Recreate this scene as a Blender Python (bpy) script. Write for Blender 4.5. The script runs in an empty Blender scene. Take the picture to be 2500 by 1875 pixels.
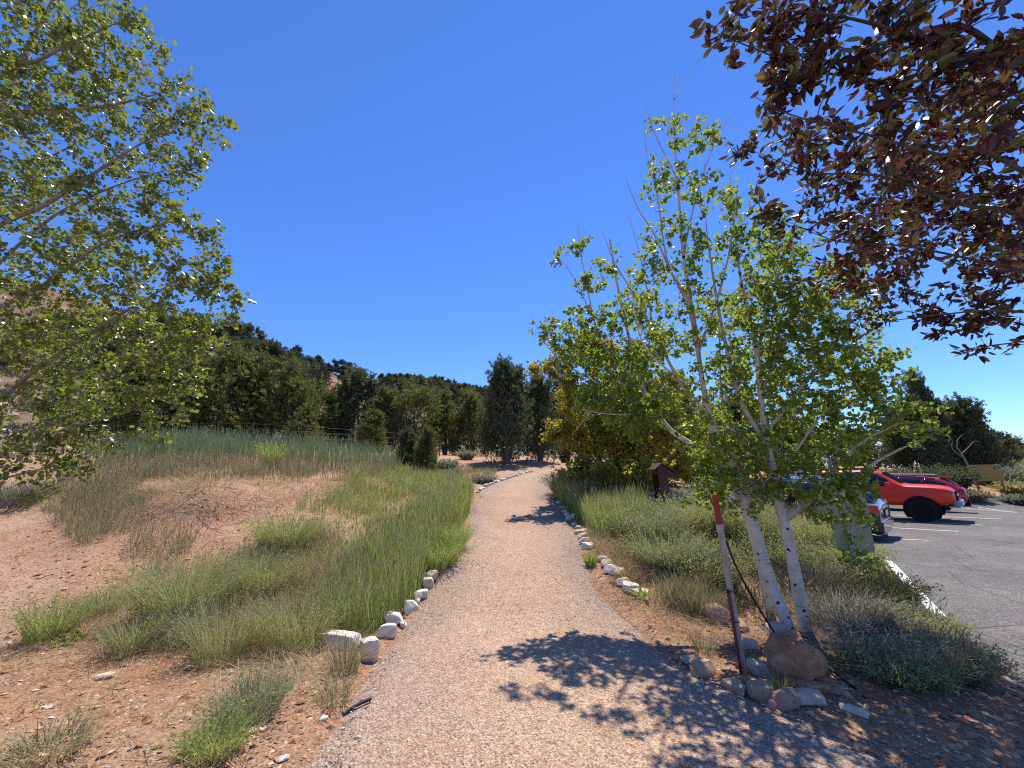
import bpy, bmesh, math, random
import numpy as np
from mathutils import Vector, Matrix

random.seed(7)
RNG = np.random.default_rng(11)
SC = bpy.context.scene
COL = SC.collection

# ------------------------------------------------------------------ camera
F = 975.0                                   # focal length in photo pixels (2500 wide)
PITCH, ROLL = math.radians(13.0), math.radians(1.5)
CAM = np.array([0.0, 0.0, 1.62])
FWD = np.array([0, math.cos(PITCH), math.sin(PITCH)])
_up0 = np.array([0, -math.sin(PITCH), math.cos(PITCH)])
_rt0 = np.array([1.0, 0, 0])
RT = math.cos(ROLL) * _rt0 - math.sin(ROLL) * _up0
UP = math.cos(ROLL) * _up0 + math.sin(ROLL) * _rt0

def P(u, v, d):
    """world point seen at photo pixel (u, v) at depth d"""
    return CAM + d * ((u - 1250.0) / F * RT - (v - 937.5) / F * UP + FWD)

def Q(p):
    """photo pixels of world points (n,3)"""
    p = np.atleast_2d(p) - CAM
    d = p @ FWD
    dd = np.where(d > 0.05, d, 0.05)
    return 1250 + F * (p @ RT) / dd, 937.5 - F * (p @ UP) / dd, d

cam_data = bpy.data.cameras.new('camera')
cam_data.sensor_width = 36.0
cam_data.lens = F / 2500.0 * 36.0
cam_data.clip_start = 0.05
cam_data.clip_end = 6000
cam = bpy.data.objects.new('camera', cam_data)
M = Matrix.Identity(4)
for i in range(3):
    M[i][0], M[i][1], M[i][2], M[i][3] = RT[i], UP[i], -FWD[i], CAM[i]
cam.matrix_world = M
COL.objects.link(cam)
SC.camera = cam

# ------------------------------------------------------------------ light
AZ, EL = math.radians(22), math.radians(66)
SUN = np.array([math.sin(AZ) * math.cos(EL), math.cos(AZ) * math.cos(EL), math.sin(EL)])
w = bpy.data.worlds.new('World')
SC.world = w
w.use_nodes = True
nt = w.node_tree
bg = nt.nodes['Background']
sky = nt.nodes.new('ShaderNodeTexSky')
sky.sky_type = 'NISHITA'
sky.sun_disc = False
sky.sun_elevation = EL
sky.sun_rotation = AZ
sky.altitude = 1700
sky.air_density = 1.0
sky.dust_density = 0.0
sky.ozone_density = 4.0
hs = nt.nodes.new('ShaderNodeHueSaturation')
hs.inputs['Saturation'].default_value = 1.12
hs.inputs['Value'].default_value = 1.0
nt.links.new(sky.outputs[0], hs.inputs['Color'])
tint = nt.nodes.new('ShaderNodeMix')
tint.data_type = 'RGBA'; tint.blend_type = 'MULTIPLY'
tint.inputs[0].default_value = 1.0
tint.inputs[7].default_value = (.86, 1.02, 1.42, 1)
nt.links.new(hs.outputs[0], tint.inputs[6])
nt.links.new(tint.outputs[2], bg.inputs[0])
bg.inputs[1].default_value = 0.13
sl = bpy.data.lights.new('sun', 'SUN')
sl.energy = 5.0
sl.angle = math.radians(0.53)
sl.color = (1.0, 0.94, 0.83)
so = bpy.data.objects.new('sun', sl)
so.rotation_euler = Vector(SUN).to_track_quat('Z', 'Y').to_euler()
so.location = (0, 0, 30)
COL.objects.link(so)
SC.view_settings.view_transform = 'Standard'
SC.view_settings.look = 'None'
SC.view_settings.exposure = 0.36
SC.cycles.pixel_filter_type = 'BLACKMAN_HARRIS'
SC.cycles.use_denoising = False
SC.cycles.filter_width = 1.15
SC.cycles.max_bounces = 7
SC.cycles.diffuse_bounces = 3
SC.cycles.transmission_bounces = 5

# ------------------------------------------------------------------ noise and terrain
def _hash(ix, iy, seed):
    n = (ix.astype(np.int64) * 374761393 + iy.astype(np.int64) * 668265263 + seed * 1442695041) & 0xffffffff
    n = ((n ^ (n >> 13)) * 1274126177) & 0xffffffff
    return ((n ^ (n >> 16)) & 0xffff) / 65535.0

def vnoise(x, y, seed=0):
    x, y = np.asarray(x, float), np.asarray(y, float)
    ix, iy = np.floor(x), np.floor(y)
    fx, fy = x - ix, y - iy
    fx, fy = fx * fx * (3 - 2 * fx), fy * fy * (3 - 2 * fy)
    a, b = _hash(ix, iy, seed), _hash(ix + 1, iy, seed)
    c, d = _hash(ix, iy + 1, seed), _hash(ix + 1, iy + 1, seed)
    return (a + (b - a) * fx) * (1 - fy) + (c + (d - c) * fx) * fy

def fbm(x, y, octv=4, seed=0):
    s, a, t = 0, 0.5, 0
    for o in range(octv):
        s = s + a * (vnoise(x * 2 ** o, y * 2 ** o, seed + o * 17) - 0.5)
        t += a
        a *= 0.5
    return s / t

_ctrl_px = [  # (photo u, v, depth): where the ground was read off the photograph
    (1250, 1875, 2.28), (1250, 1700, 3.0), (1030, 1500, 4.8), (1469, 1500, 4.75), (1068, 1400, 5.72), (1435, 1400, 5.7),
    (1130, 1300, 7.8), (1398, 1300, 7.8), (1158, 1230, 10.3), (1362, 1230, 10.3), (1181, 1190, 13.2), (1340, 1190, 13.2),
    (1230, 1165, 16), (1330, 1160, 17), (1330, 1148, 19), (1400, 1135, 22),
    (100, 1800, 2.36), (600, 1750, 2.75), (100, 1550, 4.1), (500, 1550, 4.2), (100, 1300, 7.9), (520, 1230, 8.5), (620, 1330, 6.6), (800, 1500, 4.9),
    (560, 1180, 10.2), (900, 1150, 13), (850, 1250, 8.9), (700, 1100, 17), (250, 1100, 15), (450, 1100, 16), (330, 1180, 11), (740, 1098, 19.5),
    (1000, 1160, 15), (1130, 1118, 24), (1000, 1110, 24),
    (1500, 1300, 7.4), (1600, 1450, 5.2), (1815, 1640, 3.5), (1950, 1530, 4.45), (1700, 1230, 9.5), (1600, 1180, 12),
    (2500, 1600, 4.0), (2500, 1220, 24), (2420, 1200, 25.5), (2100, 1448, 5.9),
    (2285, 1505, 4.9), (2200, 1150, 28),
]
_C = [P(*c) for c in _ctrl_px] + [np.array(c, float) for c in [
    (0, -6, -.15), (-9, -6, -.1), (9, -6, -.3), (-9, 0, 0.3), (9, 0, -.3), (0, 0, 0), (14, 5, -.4), (25, 10, -.55), (40, 10, -.6), (40, 30, -.2),
    (-20, 0, .3), (-20, 10, 1.0), (-35, 10, 1.6), (-35, 25, 4.0), (-15, 28, 3.4), (0, 32, 3.0), (0, 50, 4.2), (22, 45, 1.6), (45, 50, .8),
    (9, 25, .5), (-25, 45, 6), (60, 20, -.2), (4.6, 16.5, .75), (6.5, 12.5, -.33), (8.5, 14.6, -.38), (12, 16.5, -.42), (13, 19, -.42), (18, 22, -.46), (10, 11, -.36), (16, 14, -.48), (20, 18, -.5), (8, 7, -.3), (12, 9, -.4), (18, 11, -.5), (12, 3, -.38), (7.2, 4, -.28), (24, 24, -.45)]]
_C = np.array(_C)

def _phi(r2):
    return np.where(r2 > 1e-9, 0.5 * r2 * np.log(np.maximum(r2, 1e-9)), 0.0)

_n = len(_C)
_K = _phi(((_C[:, None, :2] - _C[None, :, :2]) ** 2).sum(-1)) + np.eye(_n) * .08
_Pm = np.c_[np.ones(_n), _C[:, :2]]
_W = np.linalg.solve(np.block([[_K, _Pm], [_Pm.T, np.zeros((3, 3))]]), np.r_[_C[:, 2], 0, 0, 0])

def H(x, y):
    """smooth ground height"""
    x, y = np.atleast_1d(np.asarray(x, float)), np.atleast_1d(np.asarray(y, float))
    sh = x.shape
    x, y = x.ravel(), y.ravel()
    r = np.hypot(x, y - 10)
    k = np.minimum(1.0, 48.0 / np.maximum(r, 1e-6))
    xx, yy = x * k, 10 + (y - 10) * k
    out = np.empty(len(x))
    for s in range(0, len(x), 20000):
        e = s + 20000
        r2 = (xx[s:e, None] - _C[None, :, 0]) ** 2 + (yy[s:e, None] - _C[None, :, 1]) ** 2
        out[s:e] = _phi(r2) @ _W[:_n] + _W[_n] + _W[_n + 1] * xx[s:e] + _W[_n + 2] * yy[s:e]
    return out.reshape(sh)

def G(u, v, dmax=60):
    """the ground point at a photo pixel"""
    ds = np.r_[np.arange(1.6, 14, .04), np.arange(14, dmax, .1)]
    p = CAM + ds[:, None] * ((u - 1250.0) / F * RT - (v - 937.5) / F * UP + FWD)[None]
    b = np.nonzero(p[:, 2] < H(p[:, 0], p[:, 1]))[0]
    q = p[b[0]] if len(b) else p[-1]
    q = q.copy()
    q[2] = H(q[0], q[1])[0]
    return q

def inside(u, v, poly):
    c = np.zeros(len(u), bool)
    n = len(poly)
    for i in range(n):
        x1, y1 = poly[i]
        x2, y2 = poly[(i + 1) % n]
        if y1 == y2:
            continue
        t = ((y1 > v) != (y2 > v)) & (u < (x2 - x1) * (v - y1) / (y2 - y1) + x1)
        c ^= t
    return c

# the trail: edge points read off the photo, turned into ground points
_pl = [(745, 1950), (845, 1760), (940, 1600), (1010, 1480), (1068, 1400), (1130, 1300), (1158, 1230), (1181, 1192), (1222, 1166), (1290, 1150)]
_pr = [(2330, 1930), (1960, 1770), (1720, 1665), (1575, 1560), (1480, 1470), (1435, 1400), (1398, 1300), (1362, 1230), (1340, 1192), (1335, 1170), (1350, 1156)]
PL = [G(*a)[:2] for a in _pl]
PR = [G(*a)[:2] for a in _pr]
PL = [np.array([-1.5, -6.0])] + PL + [np.array([3.2, 21.5]), np.array([6.5, 23.5])]
PR = [np.array([4.2, -6.0])] + PR + [np.array([3.6, 19.2]), np.array([6.7, 21.3])]

def resample(pts, n):
    pts = np.array(pts)
    s = np.r_[0, np.cumsum(np.hypot(*np.diff(pts, axis=0).T[:2]))]
    t = np.linspace(0, s[-1], n)
    out = np.stack([np.interp(t, s, pts[:, k]) for k in range(pts.shape[1])], 1)
    for _ in range(3):                                  # round the corners
        out[1:-1] = (out[:-2] + 2 * out[1:-1] + out[2:]) / 4
    return out

# ------------------------------------------------------------------ mesh helpers
def tag(o, label=None, cat=None, group=None, kind=None):
    if label: o['label'] = label
    if cat: o['category'] = cat
    if group: o['group'] = group
    if kind: o['kind'] = kind
    return o

def link(name, me, parent=None, loc=None):
    o = bpy.data.objects.new(name, me)
    COL.objects.link(o)
    if parent is not None: o.parent = parent
    if loc is not None: o.location = tuple(float(c) for c in loc)
    return o

def empty(name, loc=(0, 0, 0)):
    return link(name, None, None, loc)

def np_mesh(name, V, Fa, mats, midx=None, smooth=False):
    """V (n,3); Fa one int array (m,k)"""
    V = np.ascontiguousarray(V, np.float32).reshape(-1, 3)
    Fa = np.ascontiguousarray(Fa, np.int32)
    m, k = Fa.shape
    me = bpy.data.meshes.new(name)
    me.vertices.add(len(V))
    me.vertices.foreach_set('co', V.ravel())
    me.loops.add(m * k)
    me.loops.foreach_set('vertex_index', Fa.ravel())
    me.polygons.add(m)
    me.polygons.foreach_set('loop_start', np.arange(0, m * k, k, dtype=np.int32))
    me.polygons.foreach_set('loop_total', np.full(m, k, np.int32))
    for mt in (mats if isinstance(mats, (list, tuple)) else [mats]):
        me.materials.append(mt)
    if midx is not None:
        me.polygons.foreach_set('material_index', np.ascontiguousarray(midx, np.int32))
    me.update(calc_edges=True)
    me.polygons.foreach_set('use_smooth', np.full(m, smooth, bool))
    return me

class MB:
    """collects shapes for one mesh"""
    def __init__(s): s.v, s.f, s.m = [], [], []
    def add(s, vs, fs, mi=0):
        o = len(s.v)
        s.v += [tuple(float(c) for c in p) for p in vs]
        s.f += [tuple(o + i for i in f) for f in fs]
        s.m += [mi] * len(fs)
        return s
    def box(s, c, size, mi=0, rot=None, taper=1.0):
        vs = []
        for z in (-1, 1):
            k = taper if z > 0 else 1
            for x, y in ((-1, -1), (1, -1), (1, 1), (-1, 1)):
                p = Vector((x * size[0] / 2 * k, y * size[1] / 2 * k, z * size[2] / 2))
                if rot is not None: p = rot @ p
                vs.append(p + Vector(c))
        return s.add(vs, [(3, 2, 1, 0), (4, 5, 6, 7), (0, 1, 5, 4), (1, 2, 6, 5), (2, 3, 7, 6), (3, 0, 4, 7)], mi)
    def tube(s, pts, rad, n=8, mi=0, cap=True):
        pts = [np.array(p, float) for p in pts]
        if not hasattr(rad, '__len__'): rad = [rad] * len(pts)
        ref = np.array([.31, .22, .93])
        vs, fs = [], []
        for i, p in enumerate(pts):
            t = pts[min(i + 1, len(pts) - 1)] - pts[max(i - 1, 0)]
            t = t / (np.linalg.norm(t) + 1e-9)
            a = np.cross(t, ref)
            if np.linalg.norm(a) < .15: a = np.cross(t, np.array([1, 0, 0]))
            a /= np.linalg.norm(a)
            b = np.cross(t, a)
            for k in range(n):
                an = 2 * math.pi * k / n
                vs.append(p + rad[i] * (math.cos(an) * a + math.sin(an) * b))
        for i in range(len(pts) - 1):
            for k in range(n):
                k2 = (k + 1) % n
                fs.append((i * n + k, i * n + k2, (i + 1) * n + k2, (i + 1) * n + k))
        if cap:
            fs.append(tuple(range(n - 1, -1, -1)))
            fs.append(tuple((len(pts) - 1) * n + k for k in range(n)))
        return s.add(vs, fs, mi)
    def prism(s, poly, d, mi=0):
        """poly: planar 3d points; d: extrusion vector"""
        n = len(poly)
        p2 = [Vector(p) + Vector(d) for p in poly]
        return s.add(list(poly) + p2, [tuple(range(n - 1, -1, -1)), tuple(range(n, 2 * n))] +
                     [(i, (i + 1) % n, n + (i + 1) % n, n + i) for i in range(n)], mi)
    def mesh(s, name, mats, smooth=False):
        me = bpy.data.meshes.new(name)
        me.from_pydata(s.v, [], s.f)
        for mt in (mats if isinstance(mats, (list, tuple)) else [mats]): me.materials.append(mt)
        if any(s.m): me.polygons.foreach_set('material_index', s.m)
        me.polygons.foreach_set('use_smooth', [smooth] * len(s.f))
        bm = bmesh.new(); bm.from_mesh(me)
        bmesh.ops.recalc_face_normals(bm, faces=bm.faces)
        bm.to_mesh(me); bm.free()
        me.update()
        return me
    def obj(s, name, mats, parent=None, smooth=False, bevel=0):
        o = link(name, s.mesh(name, mats, smooth), parent)
        if bevel:
            b = o.modifiers.new('bevel', 'BEVEL'); b.width = bevel; b.segments = 2; b.limit_method = 'ANGLE'
        return o

def unit(a):
    return a / (np.linalg.norm(a, axis=-1, keepdims=True) + 1e-9)

def frames(dirs, n, rng=RNG):
    """rotation matrices whose Y axis follows dirs, rolled at random"""
    y = unit(dirs)
    r = unit(rng.normal(size=(n, 3)))
    x = unit(np.cross(y, r))
    z = np.cross(x, y)
    return np.stack([x, y, z], -1)

def scatter(tv, tf, pos, R, sc):
    n, k = len(pos), len(tv)
    sc = np.asarray(sc, float)
    t = tv[None] * (sc[:, None, None] if sc.ndim == 1 else sc[:, None, :])
    V = pos[:, None, :] + np.einsum('nij,nkj->nki', R, t)
    Fa = tf[None] + (np.arange(n) * k)[:, None, None]
    return V.reshape(-1, 3), Fa.reshape(-1, tf.shape[1])

ROUND_LEAF = (np.array([[0, 0, 0], [-.40, .24, .07], [-.40, .66, .07], [0, 1, 0], [.40, .66, .07], [.40, .24, .07]], float),
              np.array([[0, 3, 2, 1], [0, 5, 4, 3]]))
LONG_LEAF = (np.array([[0, 0, 0], [-.20, .28, .06], [-.19, .66, .03], [0, 1, -.08], [.19, .66, .03], [.20, .28, .06]], float),
             np.array([[0, 3, 2, 1], [0, 5, 4, 3]]))
SPRAY = (np.array([[0, 0, 0], [-.15, .45, .05], [0, 1, 0], [.15, .45, .05], [0, .1, 0], [-.42, .5, -.1], [-.45, .85, -.05], [-.22, .55, 0],
                   [0, .1, 0], [.42, .5, .1], [.5, .8, .12], [.22, .5, 0]], float),
         np.array([[0, 1, 2, 3], [4, 5, 6, 7], [8, 11, 10, 9]]))
CHIP = (np.array([[1, 0, 0], [0, 1, 0], [-1, 0, 0], [0, -1, 0], [.1, .1, 1], [0, 0, -1]], float),
        np.array([[0, 1, 4], [1, 2, 4], [2, 3, 4], [3, 0, 4], [1, 0, 5], [2, 1, 5], [3, 2, 5], [0, 3, 5]]))

# ------------------------------------------------------------------ materials
def new_mat(name):
    m = bpy.data.materials.new(name)
    m.use_nodes = True
    return m, m.node_tree, m.node_tree.nodes['Principled BSDF']

def N(nt, typ, **kw):
    n = nt.nodes.new(typ)
    for k, v in kw.items():
        if k in n.inputs: n.inputs[k].default_value = v
        else: setattr(n, k, v)
    return n

def ramp(nt, src, stops):
    r = nt.nodes.new('ShaderNodeValToRGB')
    e = r.color_ramp.elements
    while len(e) < len(stops): e.new(0.5)
    for i, (p, c) in enumerate(stops):
        e[i].position = p
        e[i].color = (*c, 1) if len(c) == 3 else c
    nt.links.new(src, r.inputs[0])
    return r.outputs[0]

def mixc(nt, fac, a, b, mode='MIX'):
    n = nt.nodes.new('ShaderNodeMix')
    n.data_type = 'RGBA'
    n.blend_type = mode
    for s, i in ((fac, 0), (a, 6), (b, 7)):
        if hasattr(s, 'links') or hasattr(s, 'is_linked'): nt.links.new(s, n.inputs[i])
        else: n.inputs[i].default_value = (*s, 1) if hasattr(s, '__len__') and len(s) == 3 else s
    return n.outputs[2]

def noise(nt, scale, detail=4, rough=.6, coord='Object', stretch=None, dist=0):
    tc = nt.nodes.new('ShaderNodeTexCoord')
    out = tc.outputs[coord]
    if stretch:
        mp = nt.nodes.new('ShaderNodeMapping')
        mp.inputs['Scale'].default_value = stretch
        nt.links.new(out, mp.inputs[0]); out = mp.outputs[0]
    n = N(nt, 'ShaderNodeTexNoise', Scale=scale, Detail=detail, Roughness=rough, Distortion=dist)
    nt.links.new(out, n.inputs['Vector'])
    return n.outputs[0]

def voronoi(nt, scale, coord='Object', stretch=None, feature='F1', out=0):
    tc = nt.nodes.new('ShaderNodeTexCoord')
    o = tc.outputs[coord]
    if stretch:
        mp = nt.nodes.new('ShaderNodeMapping')
        mp.inputs['Scale'].default_value = stretch
        nt.links.new(o, mp.inputs[0]); o = mp.outputs[0]
    n = N(nt, 'ShaderNodeTexVoronoi', Scale=scale)
    n.feature = feature
    nt.links.new(o, n.inputs['Vector'])
    return n.outputs[out]

def bump(nt, bs, src, strength, dist):
    b = N(nt, 'ShaderNodeBump', Strength=strength, Distance=dist)
    nt.links.new(src, b.inputs['Height'])
    if bs.inputs['Normal'].is_linked:
        nt.links.new(bs.inputs['Normal'].links[0].from_socket, b.inputs['Normal'])
    nt.links.new(b.outputs[0], bs.inputs['Normal'])

def mat_noise(name, c1, c2, scale=8, rough=.8, bmp=.3, bd=.01, metal=0, spec=.3, stretch=None, lo=.35, hi=.65):
    m, nt, bs = new_mat(name)
    n = noise(nt, scale, 5, stretch=stretch)
    nt.links.new(ramp(nt, n, [(lo, c1), (hi, c2)]), bs.inputs['Base Color'])
    bs.inputs['Roughness'].default_value = rough
    bs.inputs['Metallic'].default_value = metal
    bs.inputs['Specular IOR Level'].default_value = spec
    if bmp: bump(nt, bs, noise(nt, scale * 3, 5, stretch=stretch), bmp, bd)
    return m

def mat_leaf(name, stops, trans, tfac=.4, rough=.45, spec=.4, clump=None, tmix=.75):
    """leaf faces: a colour per leaf, light passing through"""
    m, nt, bs = new_mat(name)
    g = nt.nodes.new('ShaderNodeNewGeometry')
    col = ramp(nt, g.outputs['Random Per Island'], stops)
    if clump:
        n = noise(nt, clump[0], 2)
        col = mixc(nt, ramp(nt, n, [(.4, (0, 0, 0)), (.62, (1, 1, 1))]), col, clump[1])
    nt.links.new(col, bs.inputs['Base Color'])
    bs.inputs['Roughness'].default_value = rough
    bs.inputs['Specular IOR Level'].default_value = spec
    tr = nt.nodes.new('ShaderNodeBsdfTranslucent')
    nt.links.new(mixc(nt, tmix, col, trans), tr.inputs['Color'])
    mx = nt.nodes.new('ShaderNodeMixShader')
    mx.inputs[0].default_value = tfac
    nt.links.new(bs.outputs[0], mx.inputs[1]); nt.links.new(tr.outputs[0], mx.inputs[2])
    nt.links.new(mx.outputs[0], nt.nodes['Material Output'].inputs[0])
    return m

MAT = {}
MAT['aspen_leaf'] = mat_leaf('aspen_leaf', [(0, (.045, .095, .014)), (.45, (.10, .165, .024)), (.85, (.17, .225, .036)), (1, (.26, .29, .06))], (.50, .60, .05), .48, .4, .5)
MAT['poplar_leaf'] = mat_leaf('poplar_leaf', [(0, (.035, .052, .013)), (.5, (.095, .13, .023)), (.82, (.19, .215, .04)), (1, (.27, .22, .045))], (.42, .48, .04), .40, .30, .8)
MAT['purple_leaf'] = mat_leaf('purple_leaf', [(0, (.034, .011, .012)), (.42, (.080, .022, .018)), (.62, (.070, .038, .02)), (.76, (.085, .10, .026)), (1, (.19, .21, .05))], (.20, .065, .024), .32, .38, .5, tmix=.45)
MAT['oak_leaf'] = mat_leaf('oak_leaf', [(0, (.10, .115, .02)), (.6, (.19, .195, .032)), (.9, (.28, .22, .04)), (1, (.30, .17, .035))], (.58, .52, .05), .46, .5, .3)
MAT['juniper_spray'] = mat_leaf('juniper_spray', [(0, (0.065, 0.078, 0.026)), (.6, (0.124, 0.137, 0.044)), (1, (0.208, 0.202, 0.072))], (0.300, 0.315, 0.075), .30, .7, .15)
MAT['juniper_dark'] = mat_leaf('juniper_dark', [(0, (0.050, 0.065, 0.033)), (.6, (0.094, 0.112, 0.053)), (1, (0.156, 0.169, 0.077))], (0.210, 0.240, 0.083), .28, .7, .15)
MAT['green_blade'] = mat_leaf('green_blade', [(0, (.16, .215, .055)), (.55, (.29, .35, .10)), (.85, (.45, .45, .19)), (1, (.64, .54, .30))], (.50, .57, .14), .44, .55, .25, clump=(1.3, (.24, .28, .11)))
MAT['blue_blade'] = mat_leaf('blue_blade', [(0, (0.128, 0.173, 0.093)), (.6, (0.195, 0.247, 0.135)), (1, (0.360, 0.375, 0.195))], (0.330, 0.420, 0.165), .32, .6, .2)
MAT['lime_blade'] = mat_leaf('lime_blade', [(0, (.17, .22, .055)), (.6, (.29, .345, .095)), (1, (.46, .45, .19))], (.48, .55, .12), .44, .5, .25)
MAT['straw'] = mat_leaf('straw', [(0, (.30, .21, .11)), (.5, (.46, .34, .19)), (1, (.60, .47, .28))], (.5, .38, .18), .25, .7, .2)
MAT['olive_blade'] = mat_leaf('olive_blade', [(0, (.20, .19, .09)), (.6, (.33, .29, .155)), (1, (.50, .42, .25))], (.42, .38, .17), .3, .6, .2)
MAT['sage'] = mat_leaf('sage', [(0, (0.172, 0.201, 0.122)), (.6, (0.273, 0.302, 0.187)), (1, (0.460, 0.460, 0.316))], (0.406, 0.437, 0.234), .25, .7, .15)
MAT['brush_green'] = mat_leaf('brush_green', [(0, (.18, .195, .075)), (.5, (.30, .305, .13)), (1, (.52, .48, .27))], (.50, .51, .17), .38, .6, .2)
MAT['hill_brush'] = mat_leaf('hill_brush', [(0, (.06, .065, .035)), (.5, (.11, .115, .065)), (1, (.20, .195, .13))], (.15, .15, .07), .2, .7, .15)
MAT['shaded_brush'] = mat_leaf('shaded_brush', [(0, (.045, .05, .022)), (.6, (.085, .09, .04)), (1, (.16, .15, .075))], (.14, .15, .05), .25, .6, .15)  # darker brush colour, the shade of the bed is put into it
MAT['twig'] = mat_noise('twig', (.17, .13, .09), (.34, .27, .20), 30, .85, 0)
MAT['grey_twig'] = mat_noise('grey_twig', (.20, .17, .15), (.38, .34, .30), 30, .85, 0)

def aspen_bark():
    m, nt, bs = new_mat('aspen_bark')
    base = ramp(nt, noise(nt, 9, 5), [(.3, (.40, .37, .30)), (.55, (.60, .56, .47)), (.75, (.68, .64, .55))])
    v = voronoi(nt, 15, stretch=(.8, .8, .8))
    w = noise(nt, 9, 4, stretch=(1, 1, 1.6))
    ma = N(nt, 'ShaderNodeMath'); ma.operation = 'MULTIPLY_ADD'
    nt.links.new(w, ma.inputs[0]); ma.inputs[1].default_value = 1.3; nt.links.new(v, ma.inputs[2])
    k = ramp(nt, ma.outputs[0], [(.80, (1, 1, 1)), (.83, (0, 0, 0))])
    line = ramp(nt, noise(nt, 30, 2, stretch=(.12, .12, 1.6)), [(.70, (0, 0, 0)), (.74, (1, 1, 1))])
    c = mixc(nt, k, base, (.018, .015, .012))
    c = mixc(nt, line, c, (.07, .06, .05))
    nt.links.new(c, bs.inputs['Base Color'])
    bs.inputs['Roughness'].default_value = .7
    bs.inputs['Specular IOR Level'].default_value = .25
    bump(nt, bs, noise(nt, 40, 4, stretch=(1, 1, 3)), .4, .006)
    return m
MAT['aspen_bark'] = aspen_bark()
MAT['aspen_limb'] = mat_noise('aspen_limb', (.34, .30, .24), (.58, .53, .44), 18, .7, .3, .004, stretch=(1, 1, .5))
MAT['limb_bark'] = mat_noise('limb_bark', (.16, .13, .10), (.34, .30, .24), 14, .75, .4, .006, stretch=(1, 1, .4))
MAT['dark_bark'] = mat_noise('dark_bark', (.035, .026, .02), (.10, .075, .055), 16, .9, .6, .01, stretch=(1, 1, .3))
MAT['juniper_bark'] = mat_noise('juniper_bark', (.10, .075, .055), (.25, .20, .16), 10, .9, .6, .02, stretch=(2, 2, .3))
MAT['dead_wood'] = mat_noise('dead_wood', (.30, .27, .24), (.52, .49, .45), 12, .85, .4, .01, stretch=(2, 2, .3))

def soil(name, hill=False):
    m, nt, bs = new_mat(name)
    big = noise(nt, .35 if not hill else .05, 5)
    c = ramp(nt, big, [(.30, (.37, .185, .098)), (.48, (.455, .255, .145)), (.64, (.52, .33, .205)), (.78, (.42, .21, .115))]) if not hill else \
        ramp(nt, big, [(.30, (.29, .13, .075)), (.42, (.27, .165, .105)), (.54, (.23, .185, .13)), (.75, (.19, .165, .115))])
    fine = noise(nt, 9, 8, .72)
    c = mixc(nt, .55, c, ramp(nt, fine, [(.28, (.18, .10, .06)), (.5, (.5, .5, .5)), (.72, (.80, .66, .52))]), 'OVERLAY')
    grit = voronoi(nt, 60 if not hill else 2, out=1)
    sp = N(nt, 'ShaderNodeSeparateColor'); nt.links.new(grit, sp.inputs[0])
    c = mixc(nt, ramp(nt, sp.outputs[0], [(.84, (0, 0, 0)), (.88, (.75, .75, .75))]), c, (.58, .45, .34))
    c = mixc(nt, ramp(nt, sp.outputs[1], [(.88, (0, 0, 0)), (.92, (.7, .7, .7))]), c, (.16, .10, .08))
    nt.links.new(c, bs.inputs['Base Color'])
    bs.inputs['Roughness'].default_value = .95
    bs.inputs['Specular IOR Level'].default_value = .1
    if not hill:
        bump(nt, bs, noise(nt, 3.2, 8, .7), .9, .10)
        bump(nt, bs, noise(nt, 22, 6, .75), .9, .03)
        bump(nt, bs, voronoi(nt, 55), .6, .012)
    else:
        bump(nt, bs, noise(nt, .6, 8, .7), 1, .5)
    return m
MAT['soil'] = soil('soil')
MAT['hill_soil'] = soil('hill_soil', True)

def gravel_mat():
    m, nt, bs = new_mat('path_gravel')
    at = N(nt, 'ShaderNodeAttribute'); at.attribute_name = 'edge'
    n1 = noise(nt, 1.6, 5)
    ma = N(nt, 'ShaderNodeMath'); ma.operation = 'MULTIPLY_ADD'
    nt.links.new(n1, ma.inputs[0]); ma.inputs[1].default_value = 1.5; nt.links.new(at.outputs['Fac'], ma.inputs[2])
    mr = N(nt, 'ShaderNodeMapRange'); nt.links.new(ma.outputs[0], mr.inputs[0]); mr.inputs[1].default_value = 1.05; mr.inputs[2].default_value = 1.95
    packed = ramp(nt, noise(nt, .8, 5), [(.3, (.42, .278, .182)), (.55, (.485, .337, .23)), (.75, (.45, .302, .197))])
    c = mixc(nt, mr.outputs[0], packed, (.31, .238, .20))
    g = voronoi(nt, 95, out=1)
    sp = N(nt, 'ShaderNodeSeparateColor'); nt.links.new(g, sp.inputs[0])
    c = mixc(nt, .8, c, ramp(nt, sp.outputs[0], [(0, (.16, .15, .15)), (.35, (.42, .41, .41)), (.7, (.52, .51, .5)), (1, (.85, .82, .8))]), 'OVERLAY')
    c = mixc(nt, .35, c, ramp(nt, noise(nt, 14, 6, .7), [(.3, (.25, .24, .24)), (.7, (.7, .69, .68))]), 'OVERLAY')
    nt.links.new(c, bs.inputs['Base Color'])
    bs.inputs['Roughness'].default_value = .95
    bs.inputs['Specular IOR Level'].default_value = .12
    bump(nt, bs, noise(nt, 5, 6, .65), .5, .03)
    bump(nt, bs, voronoi(nt, 95), .9, .008)
    bump(nt, bs, voronoi(nt, 48), .5, .010)
    return m
MAT['gravel'] = gravel_mat()

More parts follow.
